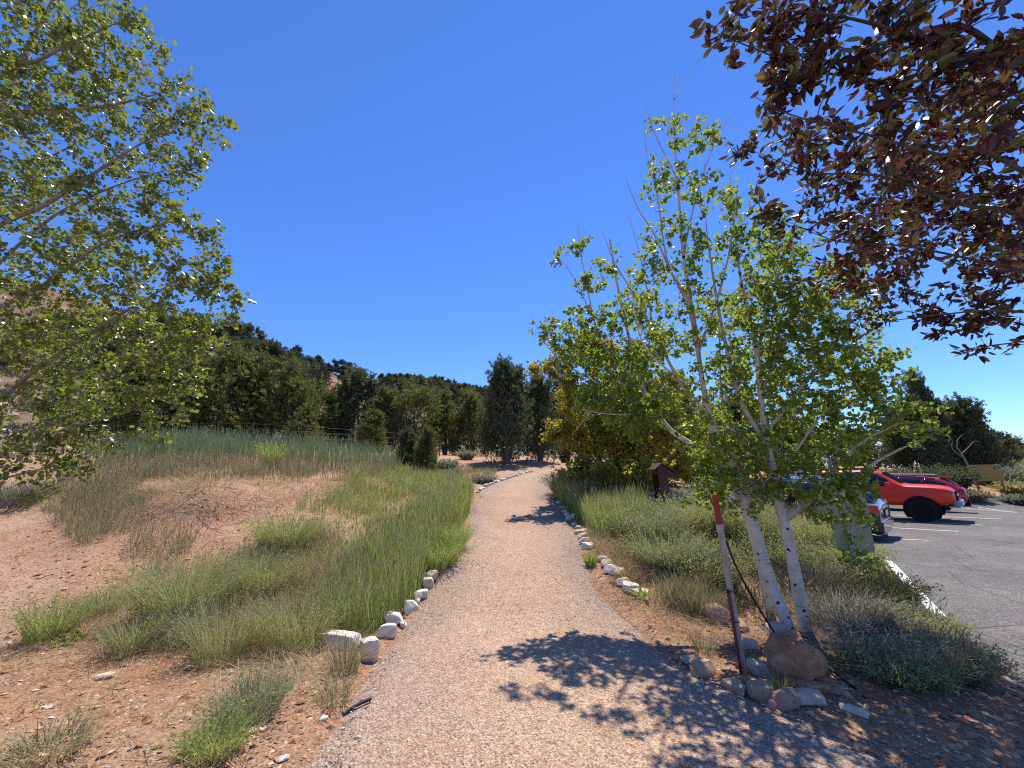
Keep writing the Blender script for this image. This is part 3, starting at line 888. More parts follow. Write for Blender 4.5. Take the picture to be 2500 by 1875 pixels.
# --- aspen clump on the right -------------------------------------------------
def base_at(u, v):
    p = G(u, v); p[2] -= .05; return p
b1 = base_at(1935, 1548); d1 = (b1 - CAM) @ FWD
s1 = [b1] + PX((1882, 1420, 4.42), (1846, 1300, 4.48), (1815, 1190, 4.55), (1758, 1080, 4.65), (1720, 960, 4.75), (1697, 800, 4.85), (1668, 620, 4.95), (1655, 450, 5.05), (1645, 300, 5.15), (1648, 165, 5.25))
leafy_tree('aspen_tree', 'tallest slim white-barked aspen, its thin top reaching highest against the sky', 'tree', b1,
    [(s1, [0.063, 0.058, 0.053, 0.046, 0.037, 0.030, 0.024, 0.019, 0.013, 0.008, 0.003])],
    [(PX((1716, 940, 4.78), (1680, 740, 4.8), (1640, 668, 4.85), (1597, 572, 4.9), (1558, 510, 5.0), (1528, 437, 5.05)), [.022, .018, .014, .010, .007, .003]),
     (PX((1668, 620, 4.95), (1690, 520, 5.0), (1715, 430, 5.0), (1750, 340, 5.1), (1788, 280, 5.1)), [.014, .010, .008, .006, .003]),
     (PX((1690, 760, 4.85), (1630, 640, 4.9), (1605, 480, 5.0), (1580, 380, 5.1), (1570, 280, 5.1)), [.014, .011, .008, .005, .003]),
     (PX((1655, 440, 5.05), (1600, 330, 5.2), (1575, 255, 5.2)), [.008, .006, .003]),
     (PX((1648, 240, 5.2), (1690, 170, 5.3), (1716, 135, 5.3)), [.006, .004, .002]),
     (PX((1705, 860, 4.8), (1760, 700, 4.7), (1790, 560, 4.7), (1800, 450, 4.75)), [.018, .013, .008, .004]),
     (PX((1790, 1135, 4.6), (1700, 1000, 4.9), (1620, 860, 5.2), (1560, 740, 5.4), (1500, 640, 5.5), (1470, 560, 5.6)), [.026, .022, .017, .012, .007, .003]),
     (PX((1740, 1030, 4.7), (1660, 930, 4.6), (1570, 840, 4.6), (1540, 700, 4.7)), [.016, .012, .008, .004])],
    [(P(*b[:3]), b[3]) for b in [(1648, 230, 5.2, .16), (1610, 300, 5.2, .17), (1650, 330, 5.1, .22), (1700, 330, 5.1, .24), (1740, 330, 5.1, .2), (1620, 430, 5.0, .28), (1690, 440, 5.0, .28), (1580, 480, 5.0, .24), (1650, 540, 5.0, .33),
        (1740, 480, 4.9, .3), (1600, 600, 4.9, .3), (1720, 620, 4.8, .36), (1790, 600, 4.8, .3), (1640, 690, 4.8, .4), (1570, 690, 4.8, .3), (1730, 760, 4.8, .42), (1660, 820, 4.8, .42), (1580, 820, 4.7, .36), (1740, 900, 4.7, .42), (1640, 950, 4.6, .36), (1780, 1000, 4.6, .36), (1700, 1060, 4.6, .34), (1490, 640, 5.5, .22), (1540, 720, 5.4, .28), (1600, 830, 5.2, .3)]],
    ROUND_LEAF, MAT['aspen_leaf'], MAT['aspen_bark'], MAT['aspen_limb'], 640, 11, .054, 101, bare=.12)

b2 = base_at(1884, 1515)
s2 = [b2] + PX((1862, 1400, 4.62), (1832, 1290, 4.70), (1796, 1200, 4.88), (1730, 1112, 5.15), (1640, 1052, 5.41), (1592, 985, 5.68), (1560, 920, 5.90), (1530, 800, 6.00), (1506, 690, 6.05), (1489, 585, 6.15))
leafy_tree('aspen_tree', 'aspen leaning left over the trail, with a bare snapped-off grey top', 'tree', b2,
    [(s2, [0.052, 0.048, 0.043, 0.040, 0.036, 0.032, 0.026, 0.023, 0.020, 0.017, 0.015])],
    [(PX((1592, 985, 5.68), (1526, 905, 5.89), (1478, 850, 6.00), (1450, 780, 6.00), (1432, 690, 6.05), (1416, 610, 6.10), (1412, 550, 6.10)), [.026, .02, .016, .012, .009, .006, .002]),
     (PX((1640, 1052, 5.41), (1545, 1002, 5.54), (1482, 950, 5.77), (1405, 905, 5.99), (1370, 880, 6.00), (1330, 835, 6.10), (1298, 770, 6.10)), [.024, .018, .015, .011, .008, .006, .002]),
     (PX((1516, 905, 5.89), (1490, 960, 5.70), (1440, 1010, 5.57), (1400, 1058, 5.39)), [.013, .010, .008, .004]),
     (PX((1450, 780, 6.00), (1390, 660, 6.00), (1340, 610, 6.00)), [.009, .006, .002]),
     (PX((1560, 920, 5.90), (1590, 800, 5.85), (1570, 660, 5.90), (1545, 560, 5.95), (1530, 520, 6.00)), [.014, .011, .008, .004, .002]),
     (PX((1592, 985, 5.68), (1560, 1010, 5.32), (1480, 1010, 5.22), (1420, 1000, 5.14)), [.012, .010, .007, .003])],
    [(P(*b[:3]), b[3]) for b in [(1415, 600, 6.10, .2), (1370, 630, 6.00, .18), (1440, 690, 6.00, .26), (1330, 800, 6.05, .22), (1420, 790, 6.00, .3), (1490, 790, 5.90, .32), (1390, 880, 5.95, .28), (1470, 890, 5.90, .36), (1560, 760, 5.90, .3), (1560, 880, 5.80, .36),
        (1520, 980, 5.49, .38), (1600, 990, 5.26, .3), (1440, 970, 5.62, .3), (1730, 1120, 5.03, .26), (1535, 1050, 5.2, .22), (1360, 830, 6.00, .2), (1750, 1190, 4.78, .24)]],
    ROUND_LEAF, MAT['aspen_leaf'], MAT['aspen_bark'], MAT['aspen_limb'], 760, 12, .057, 102, bare=.1)

b3 = base_at(1965, 1540)
s3 = [b3] + PX((1946, 1425, 4.35), (1926, 1325, 4.4), (1906, 1245, 4.45), (1886, 1150, 4.5), (1871, 1080, 4.55), (1861, 1000, 4.6), (1854, 930, 4.65), (1842, 830, 4.75), (1812, 700, 4.85), (1792, 560, 4.95), (1782, 420, 5.05))
leafy_tree('aspen_tree', 'stout right-hand aspen with a thick white branch forking low over the parked cars', 'tree', b3,
    [(s3, [0.072, 0.062, 0.058, 0.052, 0.045, 0.039, 0.033, 0.030, 0.024, 0.017, 0.010, 0.004])],
    [(PX((1912, 1268, 4.43), (1958, 1232, 4.4), (2012, 1188, 4.35), (2034, 1150, 4.3), (2062, 1115, 4.25), (2110, 1075, 4.2), (2190, 1035, 4.1)), [.05, .045, .038, .026, .02, .014, .006]),
     (PX((2012, 1188, 4.35), (2090, 1162, 4.3), (2130, 1132, 4.25), (2190, 1100, 4.2), (2262, 1068, 4.15)), [.026, .02, .016, .011, .004]),
     (PX((2022, 1172, 4.33), (2026, 1130, 4.35), (2016, 1108, 4.4), (1985, 1100, 4.45)), [.024, .018, .013, .008]),
     (PX((1873, 1055, 4.55), (1930, 980, 4.5), (1990, 900, 4.45), (2050, 820, 4.4), (2095, 745, 4.4)), [.024, .019, .014, .010, .004]),
     (PX((1858, 960, 4.62), (1905, 860, 4.6), (1962, 760, 4.6), (2030, 680, 4.6)), [.022, .017, .012, .005]),
     (PX((1895, 1190, 4.47), (1945, 1100, 4.4), (2000, 1020, 4.35), (2062, 960, 4.3)), [.018, .015, .011, .004]),
     (PX((1848, 880, 4.7), (1872, 760, 4.75), (1915, 620, 4.8), (1950, 520, 4.85), (1985, 450, 4.9)), [.02, .015, .011, .007, .003]),
     (PX((1890, 1160, 4.5), (1850, 1100, 4.4), (1790, 1050, 4.3), (1730, 1040, 4.3)), [.014, .011, .007, .003]),
     (PX((1884, 1100, 4.55), (1818, 1000, 4.6), (1790, 920, 4.65), (1755, 760, 4.75), (1730, 600, 4.85), (1722, 520, 4.9)), [.03, .027, .024, .017, .009, .003]),
     (PX((1905, 1245, 4.45), (1850, 1150, 4.75), (1790, 1060, 5.0), (1762, 960, 5.1), (1758, 860, 5.2), (1750, 720, 5.3)), [.022, .02, .018, .014, .010, .004]),
     (PX((2090, 1162, 4.3), (2100, 1230, 4.2), (2080, 1300, 4.15), (2095, 1370, 4.1)), [.008, .006, .005, .002])],
    [(P(*b[:3]), b[3]) for b in [(1850, 560, 4.9, .3), (1790, 500, 4.95, .24), (1920, 600, 4.8, .3), (1860, 690, 4.8, .36), (1940, 720, 4.7, .38), (2030, 700, 4.6, .34), (1830, 800, 4.7, .36), (1910, 830, 4.6, .4), (2010, 830, 4.5, .4), (2090, 790, 4.4, .32),
        (1860, 920, 4.6, .36), (1960, 930, 4.5, .42), (2060, 920, 4.4, .38), (2140, 900, 4.3, .3), (1900, 1030, 4.5, .36), (2000, 1030, 4.4, .4), (2090, 1010, 4.3, .34), (2170, 1000, 4.2, .3), (2230, 1040, 4.15, .24), (2265, 1000, 4.15, .17), (1860, 1120, 4.4, .32), (1790, 1090, 4.4, .3),
        (1950, 1130, 4.4, .24), (2080, 1100, 4.25, .24), (1980, 1200, 4.3, .18), (2010, 1260, 4.25, .17), (2060, 1240, 4.2, .2), (2100, 1290, 4.15, .2), (2075, 1350, 4.15, .18), (2120, 1380, 4.1, .14), (1770, 1160, 4.4, .24), (1990, 1170, 4.2, .2), (2060, 1200, 4.2, .2), (1900, 1190, 4.3, .22), (1960, 1220, 4.2, .2), (1830, 1210, 4.3, .24), (1760, 1220, 4.4, .22), (2020, 1130, 4.3, .22), (2100, 1180, 4.15, .18), (1700, 1200, 4.4, .2), (1900, 620, 5.3, .45), (2020, 720, 5.4, .5), (1930, 800, 5.5, .5), (2080, 860, 5.3, .45), (1960, 940, 5.4, .5), (1840, 900, 5.5, .45), (2120, 960, 5.2, .4), (1880, 1060, 5.2, .4), (2010, 1060, 5.2, .42), (1760, 1000, 5.3, .45), (1800, 760, 5.6, .45)]],
    ROUND_LEAF, MAT['aspen_leaf'], MAT['aspen_bark'], MAT['aspen_limb'], 1900, 12, .052, 103, bare=.05)

# --- poplar whose crown fills the left edge ----------------------------------
b4 = np.array([-6.9, 3.9, 0.0]); b4[2] = HG(b4[0], b4[1])[0] - .05
T4 = lambda z: np.array([-6.9 + .05 * z, 3.9 + .05 * z, z])
leafy_tree('poplar_tree', 'big poplar reaching in from the left side with glinting small leaves', 'tree', b4,
    [([b4] + [T4(z) for z in (1, 2, 3, 4, 5.5, 7, 8.5)], [.17, .15, .14, .125, .11, .085, .05, .01])],
    [([T4(1.7)] + PX((-60, 1010, 4.2), (110, 885, 4.0), (250, 795, 3.9), (340, 740, 3.85), (440, 680, 3.8)), [0.0340, 0.0245, 0.0190, 0.0143, 0.0095, 0.0034]),
     ([T4(1.3)] + PX((-80, 1140, 4.3), (60, 1085, 4.2), (170, 1045, 4.1), (330, 1000, 4.0)), [0.0272, 0.0190, 0.0150, 0.0109, 0.0034]),
     ([T4(1.5)] + PX((-60, 1180, 4.0), (80, 1150, 3.9), (200, 1120, 3.8), (290, 1080, 3.8)), [0.0204, 0.0122, 0.0082, 0.0061, 0.0027]),
     ([T4(2.6)] + PX((-60, 600, 4.3), (110, 500, 4.1), (220, 430, 4.0), (310, 370, 4.0), (440, 300, 4.0)), [0.0340, 0.0245, 0.0190, 0.0143, 0.0095, 0.0034]),
     ([T4(2.4)] + PX((-60, 700, 4.5), (90, 560, 4.3), (180, 500, 4.2), (320, 440, 4.1), (470, 400, 4.1)), [0.0272, 0.0190, 0.0150, 0.0109, 0.0068, 0.0027]),
     ([T4(3.2)] + PX((-60, 330, 4.4), (140, 275, 4.2), (280, 255, 4.1), (420, 220, 4.1)), [0.0340, 0.0245, 0.0177, 0.0122, 0.0034]),
     ([T4(3.6)] + PX((-40, 240, 4.3), (110, 140, 4.1), (200, 95, 4.0), (310, 45, 4.0)), [0.0272, 0.0204, 0.0150, 0.0102, 0.0034]),
     ([T4(4.0)] + PX((-80, 60, 4.4), (60, 5, 4.3), (150, -60, 4.3), (240, -160, 4.3)), [0.0272, 0.0204, 0.0150, 0.0102, 0.0034]),
     ([T4(2.1)] + PX((-60, 790, 4.2), (80, 712, 4.1), (170, 650, 4.0), (260, 590, 3.9), (400, 545, 3.9), (500, 520, 3.9)), [0.0306, 0.0231, 0.0177, 0.0136, 0.0102, 0.0068, 0.0027]),
     ([T4(1.9)] + PX((-40, 880, 4.5), (160, 800, 4.3), (330, 850, 4.2), (470, 830, 4.1)), [0.0238, 0.0163, 0.0122, 0.0082, 0.0027]),
     ([T4(3.0)] + PX((-120, 360, 5.2), (60, 400, 5.0), (240, 330, 4.9), (380, 330, 4.8)), [0.0238, 0.0163, 0.0122, 0.0082, 0.0027]),
     ([T4(4.5)] + PX((-200, -200, 4.6), (60, -330, 4.8)), [0.0272, 0.0170, 0.0041])],
    [(P(*b[:3]), b[3]) for b in [(60, 40, 4.2, .5), (200, 40, 4.1, .42), (300, 60, 4.0, .28), (120, 170, 4.2, .5), (270, 170, 4.1, .42), (380, 150, 4.05, .22), (420, 240, 4.0, .34), (500, 290, 4.0, .25), (520, 330, 4.0, .16), (60, 300, 4.3, .5), (250, 300, 4.1, .45), (400, 360, 4.05, .36), (480, 350, 4.05, .2),
        (60, 450, 4.2, .45), (230, 470, 4.1, .4), (380, 460, 4.05, .3), (460, 420, 4.1, .2), (460, 560, 3.9, .28), (505, 590, 3.9, .17), (545, 700, 3.85, .18), (530, 650, 3.85, .16), (500, 800, 3.9, .2), (480, 870, 3.9, .2), (560, 760, 3.85, .14), (470, 950, 3.9, .18), (330, 580, 3.9, .38), (160, 620, 4.1, .42), (30, 620, 4.2, .4), (490, 680, 3.8, .26), (560, 735, 3.85, .16), (420, 690, 3.8, .34), (300, 720, 3.9, .38), (150, 760, 4.0, .45), (20, 780, 4.1, .45), (470, 800, 4.0, .24),
        (380, 830, 4.0, .36), (250, 870, 3.9, .4), (110, 900, 4.0, .42), (430, 920, 4.0, .26), (455, 980, 3.95, .16), (330, 960, 3.95, .34), (200, 1010, 4.0, .34), (60, 1030, 4.1, .38), (380, 1040, 4.0, .22), (260, 1080, 3.85, .22), (130, 1120, 3.85, .26), (20, 1150, 3.9, .25), (200, 1150, 3.8, .14), (90, 1200, 3.8, .12),
        (-120, 200, 4.4, .6), (-120, 500, 4.4, .6), (-120, 800, 4.4, .6), (-300, 100, 4.6, .8), (-300, 500, 4.6, .8), (-150, -200, 4.6, .8), (150, -200, 4.5, .5), (60, -350, 4.8, .6), (-120, 1050, 4.4, .4), (60, 480, 5.2, .4), (220, 620, 5.0, .4), (120, 850, 5.0, .45), (300, 800, 4.8, .4), (160, 950, 4.8, .4)]],
    ROUND_LEAF, MAT['poplar_leaf'], MAT['limb_bark'], MAT['limb_bark'], 3000, 17, .045, 104, bare=.04, spread=.06)

# --- dark purple-leaved tree overhanging from the upper right ------------------
b5 = np.array([4.9, 2.2, 0.0]); b5[2] = H(b5[0], b5[1])[0] - .05
T5 = lambda z: np.array([4.9 - .06 * z, 2.2 + .05 * z, z])
leafy_tree('purple_leaf_tree', 'dark purple-leaved tree overhanging from the upper right, nearest foliage of all', 'tree', b5,
    [([b5] + [T5(z) for z in (.8, 1.6, 2.4, 3.4, 4.6, 6.0)], [.13, .12, .11, .1, .08, .05, .01])],
    [([T5(2.0)] + PX((2560, 330, 2.5), (2330, 250, 2.4), (2150, 200, 2.4), (1980, 170, 2.5), (1820, 110, 2.55), (1735, 75, 2.6)), [0.0225, 0.0140, 0.0110, 0.0080, 0.0060, 0.0040, 0.0015]),
     ([T5(2.2)] + PX((2450, 130, 2.2), (2250, 90, 2.2), (2050, 40, 2.3), (1850, 20, 2.4)), [0.0225, 0.0150, 0.0110, 0.0070, 0.0025]),
     ([T5(1.7)] + PX((2560, 560, 2.6), (2350, 500, 2.5), (2150, 430, 2.5), (1980, 420, 2.6), (1830, 365, 2.7)), [0.0200, 0.0130, 0.0100, 0.0070, 0.0045, 0.0015]),
     ([T5(1.6)] + PX((2580, 700, 2.9), (2400, 640, 2.8), (2200, 600, 2.8), (2050, 590, 2.85), (1920, 540, 2.9)), [0.0180, 0.0110, 0.0085, 0.0060, 0.0040, 0.0015]),
     ([T5(1.5)] + PX((2650, 800, 3.0), (2450, 760, 2.9), (2280, 770, 2.9), (2130, 790, 2.95)), [0.0160, 0.0100, 0.0075, 0.0050, 0.0020]),
     ([T5(2.6)] + PX((2400, -150, 2.2), (2150, -220, 2.4), (1950, -220, 2.6)), [0.0250, 0.0160, 0.0100, 0.0030]),
     ([T5(1.9)] + PX((2500, 420, 2.0), (2300, 380, 2.0), (2120, 330, 2.1), (1930, 280, 2.3), (1840, 235, 2.4)), [0.0180, 0.0110, 0.0085, 0.0060, 0.0040, 0.0015]),
     ([T5(1.55)] + PX((2600, 860, 2.7), (2450, 840, 2.7), (2330, 870, 2.75)), [0.0130, 0.0070, 0.0045, 0.0020])],
    [(P(b[0], b[1], b[2] * (1.32 if b[1] > 330 else 1.05)), b[3] * (1.26 if b[1] > 330 else 1)) for b in [(1745, 70, 2.6, .10), (1800, 50, 2.5, .16), (1830, 140, 2.55, .16), (1900, 90, 2.45, .26), (1980, 30, 2.4, .3), (1810, 250, 2.5, .11), (1880, 230, 2.5, .2), (1960, 190, 2.4, .28), (1830, 370, 2.7, .13), (1900, 340, 2.6, .2), (1960, 400, 2.6, .24), (1900, 450, 2.7, .16),
        (2060, 120, 2.3, .32), (2060, 300, 2.35, .3), (2050, 440, 2.5, .28), (1880, 520, 2.8, .12), (1990, 650, 2.85, .18), (1960, 530, 2.8, .24), (2040, 590, 2.85, .24), (2080, 680, 2.85, .2), (2150, 60, 2.2, .3), (2170, 220, 2.2, .32), (2180, 400, 2.3, .32), (2180, 560, 2.6, .28), (2200, 700, 2.8, .24), (2130, 780, 2.95, .14),
        (2300, 100, 2.0, .32), (2320, 290, 2.0, .32), (2320, 460, 2.2, .3), (2320, 620, 2.5, .28), (2300, 760, 2.8, .22), (2250, 810, 2.9, .14), (2200, 825, 2.95, .09), (2430, 150, 2.0, .34), (2450, 350, 2.0, .34), (2450, 530, 2.3, .3), (2430, 690, 2.6, .26), (2430, 790, 2.7, .2), (2370, 850, 2.75, .10), (2480, 820, 2.7, .16),
        (2600, 200, 2.2, .5), (2650, 500, 2.4, .5), (2650, 750, 2.7, .35), (2050, -120, 2.4, .3), (2300, -150, 2.2, .35), (2850, 300, 2.6, .6), (1880, -80, 2.6, .2)]] + [(np.array(q[:3]), q[3]) for q in [(4.4, 3.8, 4.2, .6), (5.2, 3.6, 3.8, .6), (5.5, 2.5, 4.2, .7), (4.8, 4.6, 4.8, .6), (4.0, 3.0, 4.6, .5), (3.9, 3.9, 3.6, .4)]],
    LONG_LEAF, MAT['purple_leaf'], MAT['dark_bark'], MAT['dark_bark'], 960, 13, .090, 105, spread=.06, droop=.15, leafspan=.75)

# --- yellowish oak by the trail ------------------------------------------------
b6 = base_at(1468, 1185)
d6 = float((b6 - CAM) @ FWD)
leafy_tree('gambel_oak', 'bushy oak with yellow-olive leaves and a dark trunk beside the trail', 'tree', b6,
    [([b6] + PX((1462, 1110, d6), (1455, 1020, d6 + .05), (1450, 940, d6), (1440, 860, d6)), [.10, .085, .07, .045, .015])],
    [(PX((1462, 1110, d6), (1420, 1000, d6 - .2), (1370, 930, d6 - .2), (1310, 900, d6 - .3)), [.05, .035, .022, .007]),
     (PX((1458, 1060, d6), (1520, 980, d6 - .1), (1570, 900, d6 - .2), (1600, 840, d6 - .3)), [.05, .035, .022, .007]),
     (PX((1464, 1140, d6), (1420, 1090, d6 - .5), (1360, 1060, d6 - .7)), [.035, .024, .008]),
     (PX((1464, 1120, d6), (1520, 1100, d6 - .6), (1600, 1080, d6 - .9)), [.035, .024, .008])],
    [(P(u, v, d6 + dd), r) for u, v, dd, r in [(1310, 905, -.2, .28), (1360, 890, 0, .45), (1420, 850, 0, .45), (1480, 870, .1, .5), (1550, 870, .1, .5), (1400, 950, -.3, .5), (1480, 960, -.4, .6), (1570, 960, -.2, .6), (1640, 940, 0, .5), (1345, 1050, -.5, .32), (1390, 1060, -.6, .45),
        (1460, 1060, -.7, .55), (1540, 1060, -.7, .6), (1620, 1050, -.5, .6), (1700, 1060, -.2, .5), (1420, 1150, -.7, .4), (1500, 1150, -.8, .45), (1590, 1150, -.8, .45), (1660, 1140, -.6, .4), (1400, 980, .8, .6), (1520, 980, .9, .7), (1630, 1020, .9, .6), (1450, 830, .2, .35)]],
    ROUND_LEAF, MAT['oak_leaf'], MAT['dark_bark'], MAT['dark_bark'], 1500, 24, .085, 106, twig_r=.008, spread=.12)

# ------------------------------------------------------------------ junipers and far trees
def juniper_parts(seed, h=5.0, wd=3.6, n_blob=70, per=75, spray=.22, spires=3, low=.06, shape='plume', plumes=170):
    """trunk lines and crown arrays of a juniper standing at the origin"""
    rg = np.random.default_rng(seed)
    bc, br = [], []
    for i in range(n_blob):
        t = rg.uniform(low, 1) ** .9
        if shape == 'plume': prof = (1 - t) ** .62 * (1 - .35 * math.exp(-t * 9))
        else: prof = math.sqrt(max(0, 1 - (2 * t - .95) ** 2)) * .95
        a = rg.uniform(0, 6.283)
        rr = wd / 2 * prof * rg.uniform(.35, 1.0) ** .6
        z = h * (low + (1 - low) * t * .90)
        bc.append((rr * math.cos(a), rr * math.sin(a), z))
        s = wd * rg.uniform(.09, .17) * (.7 + .5 * (1 - t))
        br.append((s, s, s * (rg.uniform(1.5, 2.5) if shape == 'plume' else rg.uniform(.8, 1.2))))
    for i in range(spires):
        a = rg.uniform(0, 6.283); rr = 0 if i == 0 else wd * rg.uniform(.08, .28)
        for q in range(4):
            bc.append((rr * math.cos(a), rr * math.sin(a), h * ((.72 if i else .80) + .06 * q - .1 * rr / wd)))
            s = wd * (.085 - .018 * q); br.append((s, s, s * 2.2))
    bc, br = np.array(bc), np.array(br)
    n = len(bc)
    pk = rg.integers(0, n, plumes)
    pd = rg.normal(0, .5, (plumes, 3)) + np.array([0, 0, 1.0]) + unit(bc[pk] * np.array([1, 1, 0]) + 1e-6) * .55
    pd = unit(pd)
    ps = bc[pk] + pd * br[pk] * .7
    t_ = np.tile(np.linspace(0, 1, 13), plumes); pk2 = np.repeat(np.arange(plumes), 13)
    pl_ = wd * rg.uniform(.09, .22, plumes)
    plume_pos = ps[pk2] + pd[pk2] * (pl_[pk2] * t_)[:, None] + rg.normal(0, 1, (len(t_), 3)) * (.028 * wd * (1.05 - t_))[:, None]
    plume_dir = pd[pk2] + rg.normal(0, .45, (len(t_), 3))
    br = br * np.where(rg.uniform(size=n) < .5, .7, 1)[:, None]
    k = np.repeat(np.arange(n), per)
    d = unit(rg.normal(size=(len(k), 3)))
    pos = bc[k] + d * br[k] * (rg.uniform(.3, 1.25, len(k)) ** .9)[:, None]
    out = d * .7 + np.array([0, 0, .75]) + unit(bc[k] * np.array([1, 1, 0]) + 1e-6) * .35 + rg.normal(0, .35, (len(k), 3))
    pos, out = np.concatenate([pos, plume_pos]), np.concatenate([out, plume_dir])
    k = np.arange(len(pos))
    R = frames(out, len(k), rg)
    V, Fa = scatter(SPRAY[0], SPRAY[1], pos, R, spray * rg.uniform(.55, 1.25, len(k)))
    lines = []
    for i in range(5):
        a = i * 1.257 + rg.uniform(-.4, .4)
        q = np.array([(0.04 * math.cos(a), .04 * math.sin(a), -.15), (.1 * wd * math.cos(a), .1 * wd * math.sin(a), h * .18), (.2 * wd * math.cos(a + .4), .2 * wd * math.sin(a + .4), h * .42), (.2 * wd * math.cos(a + .7), .2 * wd * math.sin(a + .7), h * .72)])
        lines.append(smooth_line(q, [.03 * h * .6, .022 * h * .7, .014 * h * .7, .004 * h], 3))
    lines.append(smooth_line(np.array([(0, 0, -.2), (.05, 0, h * .3), (0, .05, h * .6), (0, 0, h * .92)]), [.028 * h, .02 * h, .012 * h, .002 * h], 3))
    return lines, V, Fa

def juniper_meshes(seed, mat, **kw):
    L, V, Fa = juniper_parts(seed, **kw)
    tv, tf = tubes(L, 6)
    return np_mesh('trunk', tv, tf, MAT['juniper_bark'], smooth=True), np_mesh('crown', V, Fa, mat)

MAT['juniper_far'] = mat_leaf('juniper_far', [(0, (.040, .046, .030)), (.6, (.070, .078, .048)), (1, (.115, .12, .075))], (.10, .11, .055), .22, .8, .1)
JUN = [juniper_meshes(201, MAT['juniper_spray']), juniper_meshes(202, MAT['juniper_spray'], wd=4.2, spires=2, n_blob=85), juniper_meshes(203, MAT['juniper_dark'], wd=3.2, spires=4),
       juniper_meshes(204, MAT['juniper_spray'], shape='round', wd=4.6, spires=0, n_blob=90), juniper_meshes(205, MAT['juniper_dark'], wd=3.4, h=5.2, spires=6, n_blob=90)]
FAR = [juniper_meshes(211 + i, MAT['juniper_far' if i % 2 else 'juniper_dark'], shape='round' if i % 3 else 'plume', h=3.6, wd=3.4 + .3 * (i % 3), n_blob=24, per=60, plumes=60, spray=.36, spires=1 if i % 3 == 0 else 0, low=.10) for i in range(5)]

def juniper(kind, p, h, label, group=None, wide=1.0, rot=None, lean=(0, 0), base_h=5.0, cat='tree', name='juniper_tree'):
    r = empty(name, p)
    s = h / base_h
    r.scale = (s * wide, s * wide, s)
    r.rotation_euler = (lean[0], lean[1], random.uniform(0, 6.28) if rot is None else rot)
    for nm, me in zip(('trunk', 'crown'), kind): link(nm, me, r)
    return tag(r, label, cat, group)

def at(u, d, sink=.1):
    """ground point in pixel column u at depth d"""
    v = 1150
    for _ in range(12):
        p = P(u, v, d)
        z = surf(p[0], p[1])
        v += (p[2] - z) / d * F
    p = P(u, v, d); p[2] = surf(p[0], p[1]) - sink
    return p

def top_h(p, v):
    """height that puts the top of something standing at p at photo row v"""
    d = (p - CAM) @ FWD
    for h in np.arange(.2, 14, .05):
        if Q(p + np.array([0, 0, h]))[1][0] < v: return h
    return 14

GJ = 'junipers in a row behind the wire fence'
for u, d, vt, k, wide, lb in [
    (300, 21, 890, 1, 1.1, 'juniper behind the fence, farthest left, mostly hidden by the poplar crown'),
    (420, 22, 872, 0, 1.0, 'juniper behind the fence just right of the poplar leaves'),
    (520, 22.5, 872, 1, 1.0, 'tall full juniper behind the fence, left of the red-and-white sign'),
    (610, 23.5, 880, 0, 1.0, 'tallest juniper of the dense left group, right above the red-and-white sign'),
    (690, 24, 905, 1, .95, 'juniper at the right shoulder of the dense left group'),
    (765, 26, 940, 3, .85, 'olive juniper standing between the dense group and the dark upright one'),
    (860, 27, 912, 2, 1.0, 'dark upright juniper under the red patch of hillside'),
    (930, 27, 960, 0, .9, 'juniper right of the dark upright one under the hillside red patch'),
    (1010, 28, 945, 3, .95, 'broad olive juniper in the middle of the row'),
    (1085, 29, 965, 0, .9, 'yellowish juniper behind the small bushy pair'),
    (1150, 30, 968, 1, .9, 'juniper at the right end of the row beside the pointed one')]:
    p = at(u, d)
    juniper(JUN[k], p, top_h(p, vt), lb, GJ, wide)
for u, d, vt, lb in [(740, 22, 1000, 'young juniper on the fence line right of the sign'), (905, 22.5, 1010, 'bushy young juniper in front of the dark upright one')]:
    p = at(u, d); juniper(JUN[0], p, top_h(p, vt), lb, GJ, 1.2)
p = at(1238, 20.5); juniper(JUN[4], p, top_h(p, 893) , 'pointed dark juniper standing where the trail bends', None, .92, rot=1.0, base_h=5.2)
p = at(1320, 22.5); juniper(JUN[2], p, top_h(p, 925), 'slim dark juniper just right of the pointed one at the bend', None, .75, rot=2.0)
p = at(1380, 26); juniper(JUN[1], p, top_h(p, 940), 'juniper half hidden behind the yellowish oak', None, .9)
p = at(990, 15); juniper(JUN[2], p, top_h(p, 1050), 'small dark juniper bush, left one of the pair on the grass', 'pair of small junipers on the grass', .85)
p = at(1040, 14.6); juniper(JUN[0], p, top_h(p, 1052), 'small brighter juniper bush, right one of the pair on the grass', 'pair of small junipers on the grass', .8)
for u, d, vt, k, lb in [(1560, 24, 930, 0, 'juniper seen through the leaning aspen, behind the brown post box'), (1690, 27, 960, 1, 'juniper behind the aspens, left of the cars'), (1820, 30, 975, 2, 'juniper behind the black car, hidden in aspen leaves'), (1940, 31, 1000, 0, 'juniper behind the black car, right of the aspen trunk')]:
    p = at(u, d); juniper(JUN[k], p, top_h(p, vt), lb, None, 1.1)
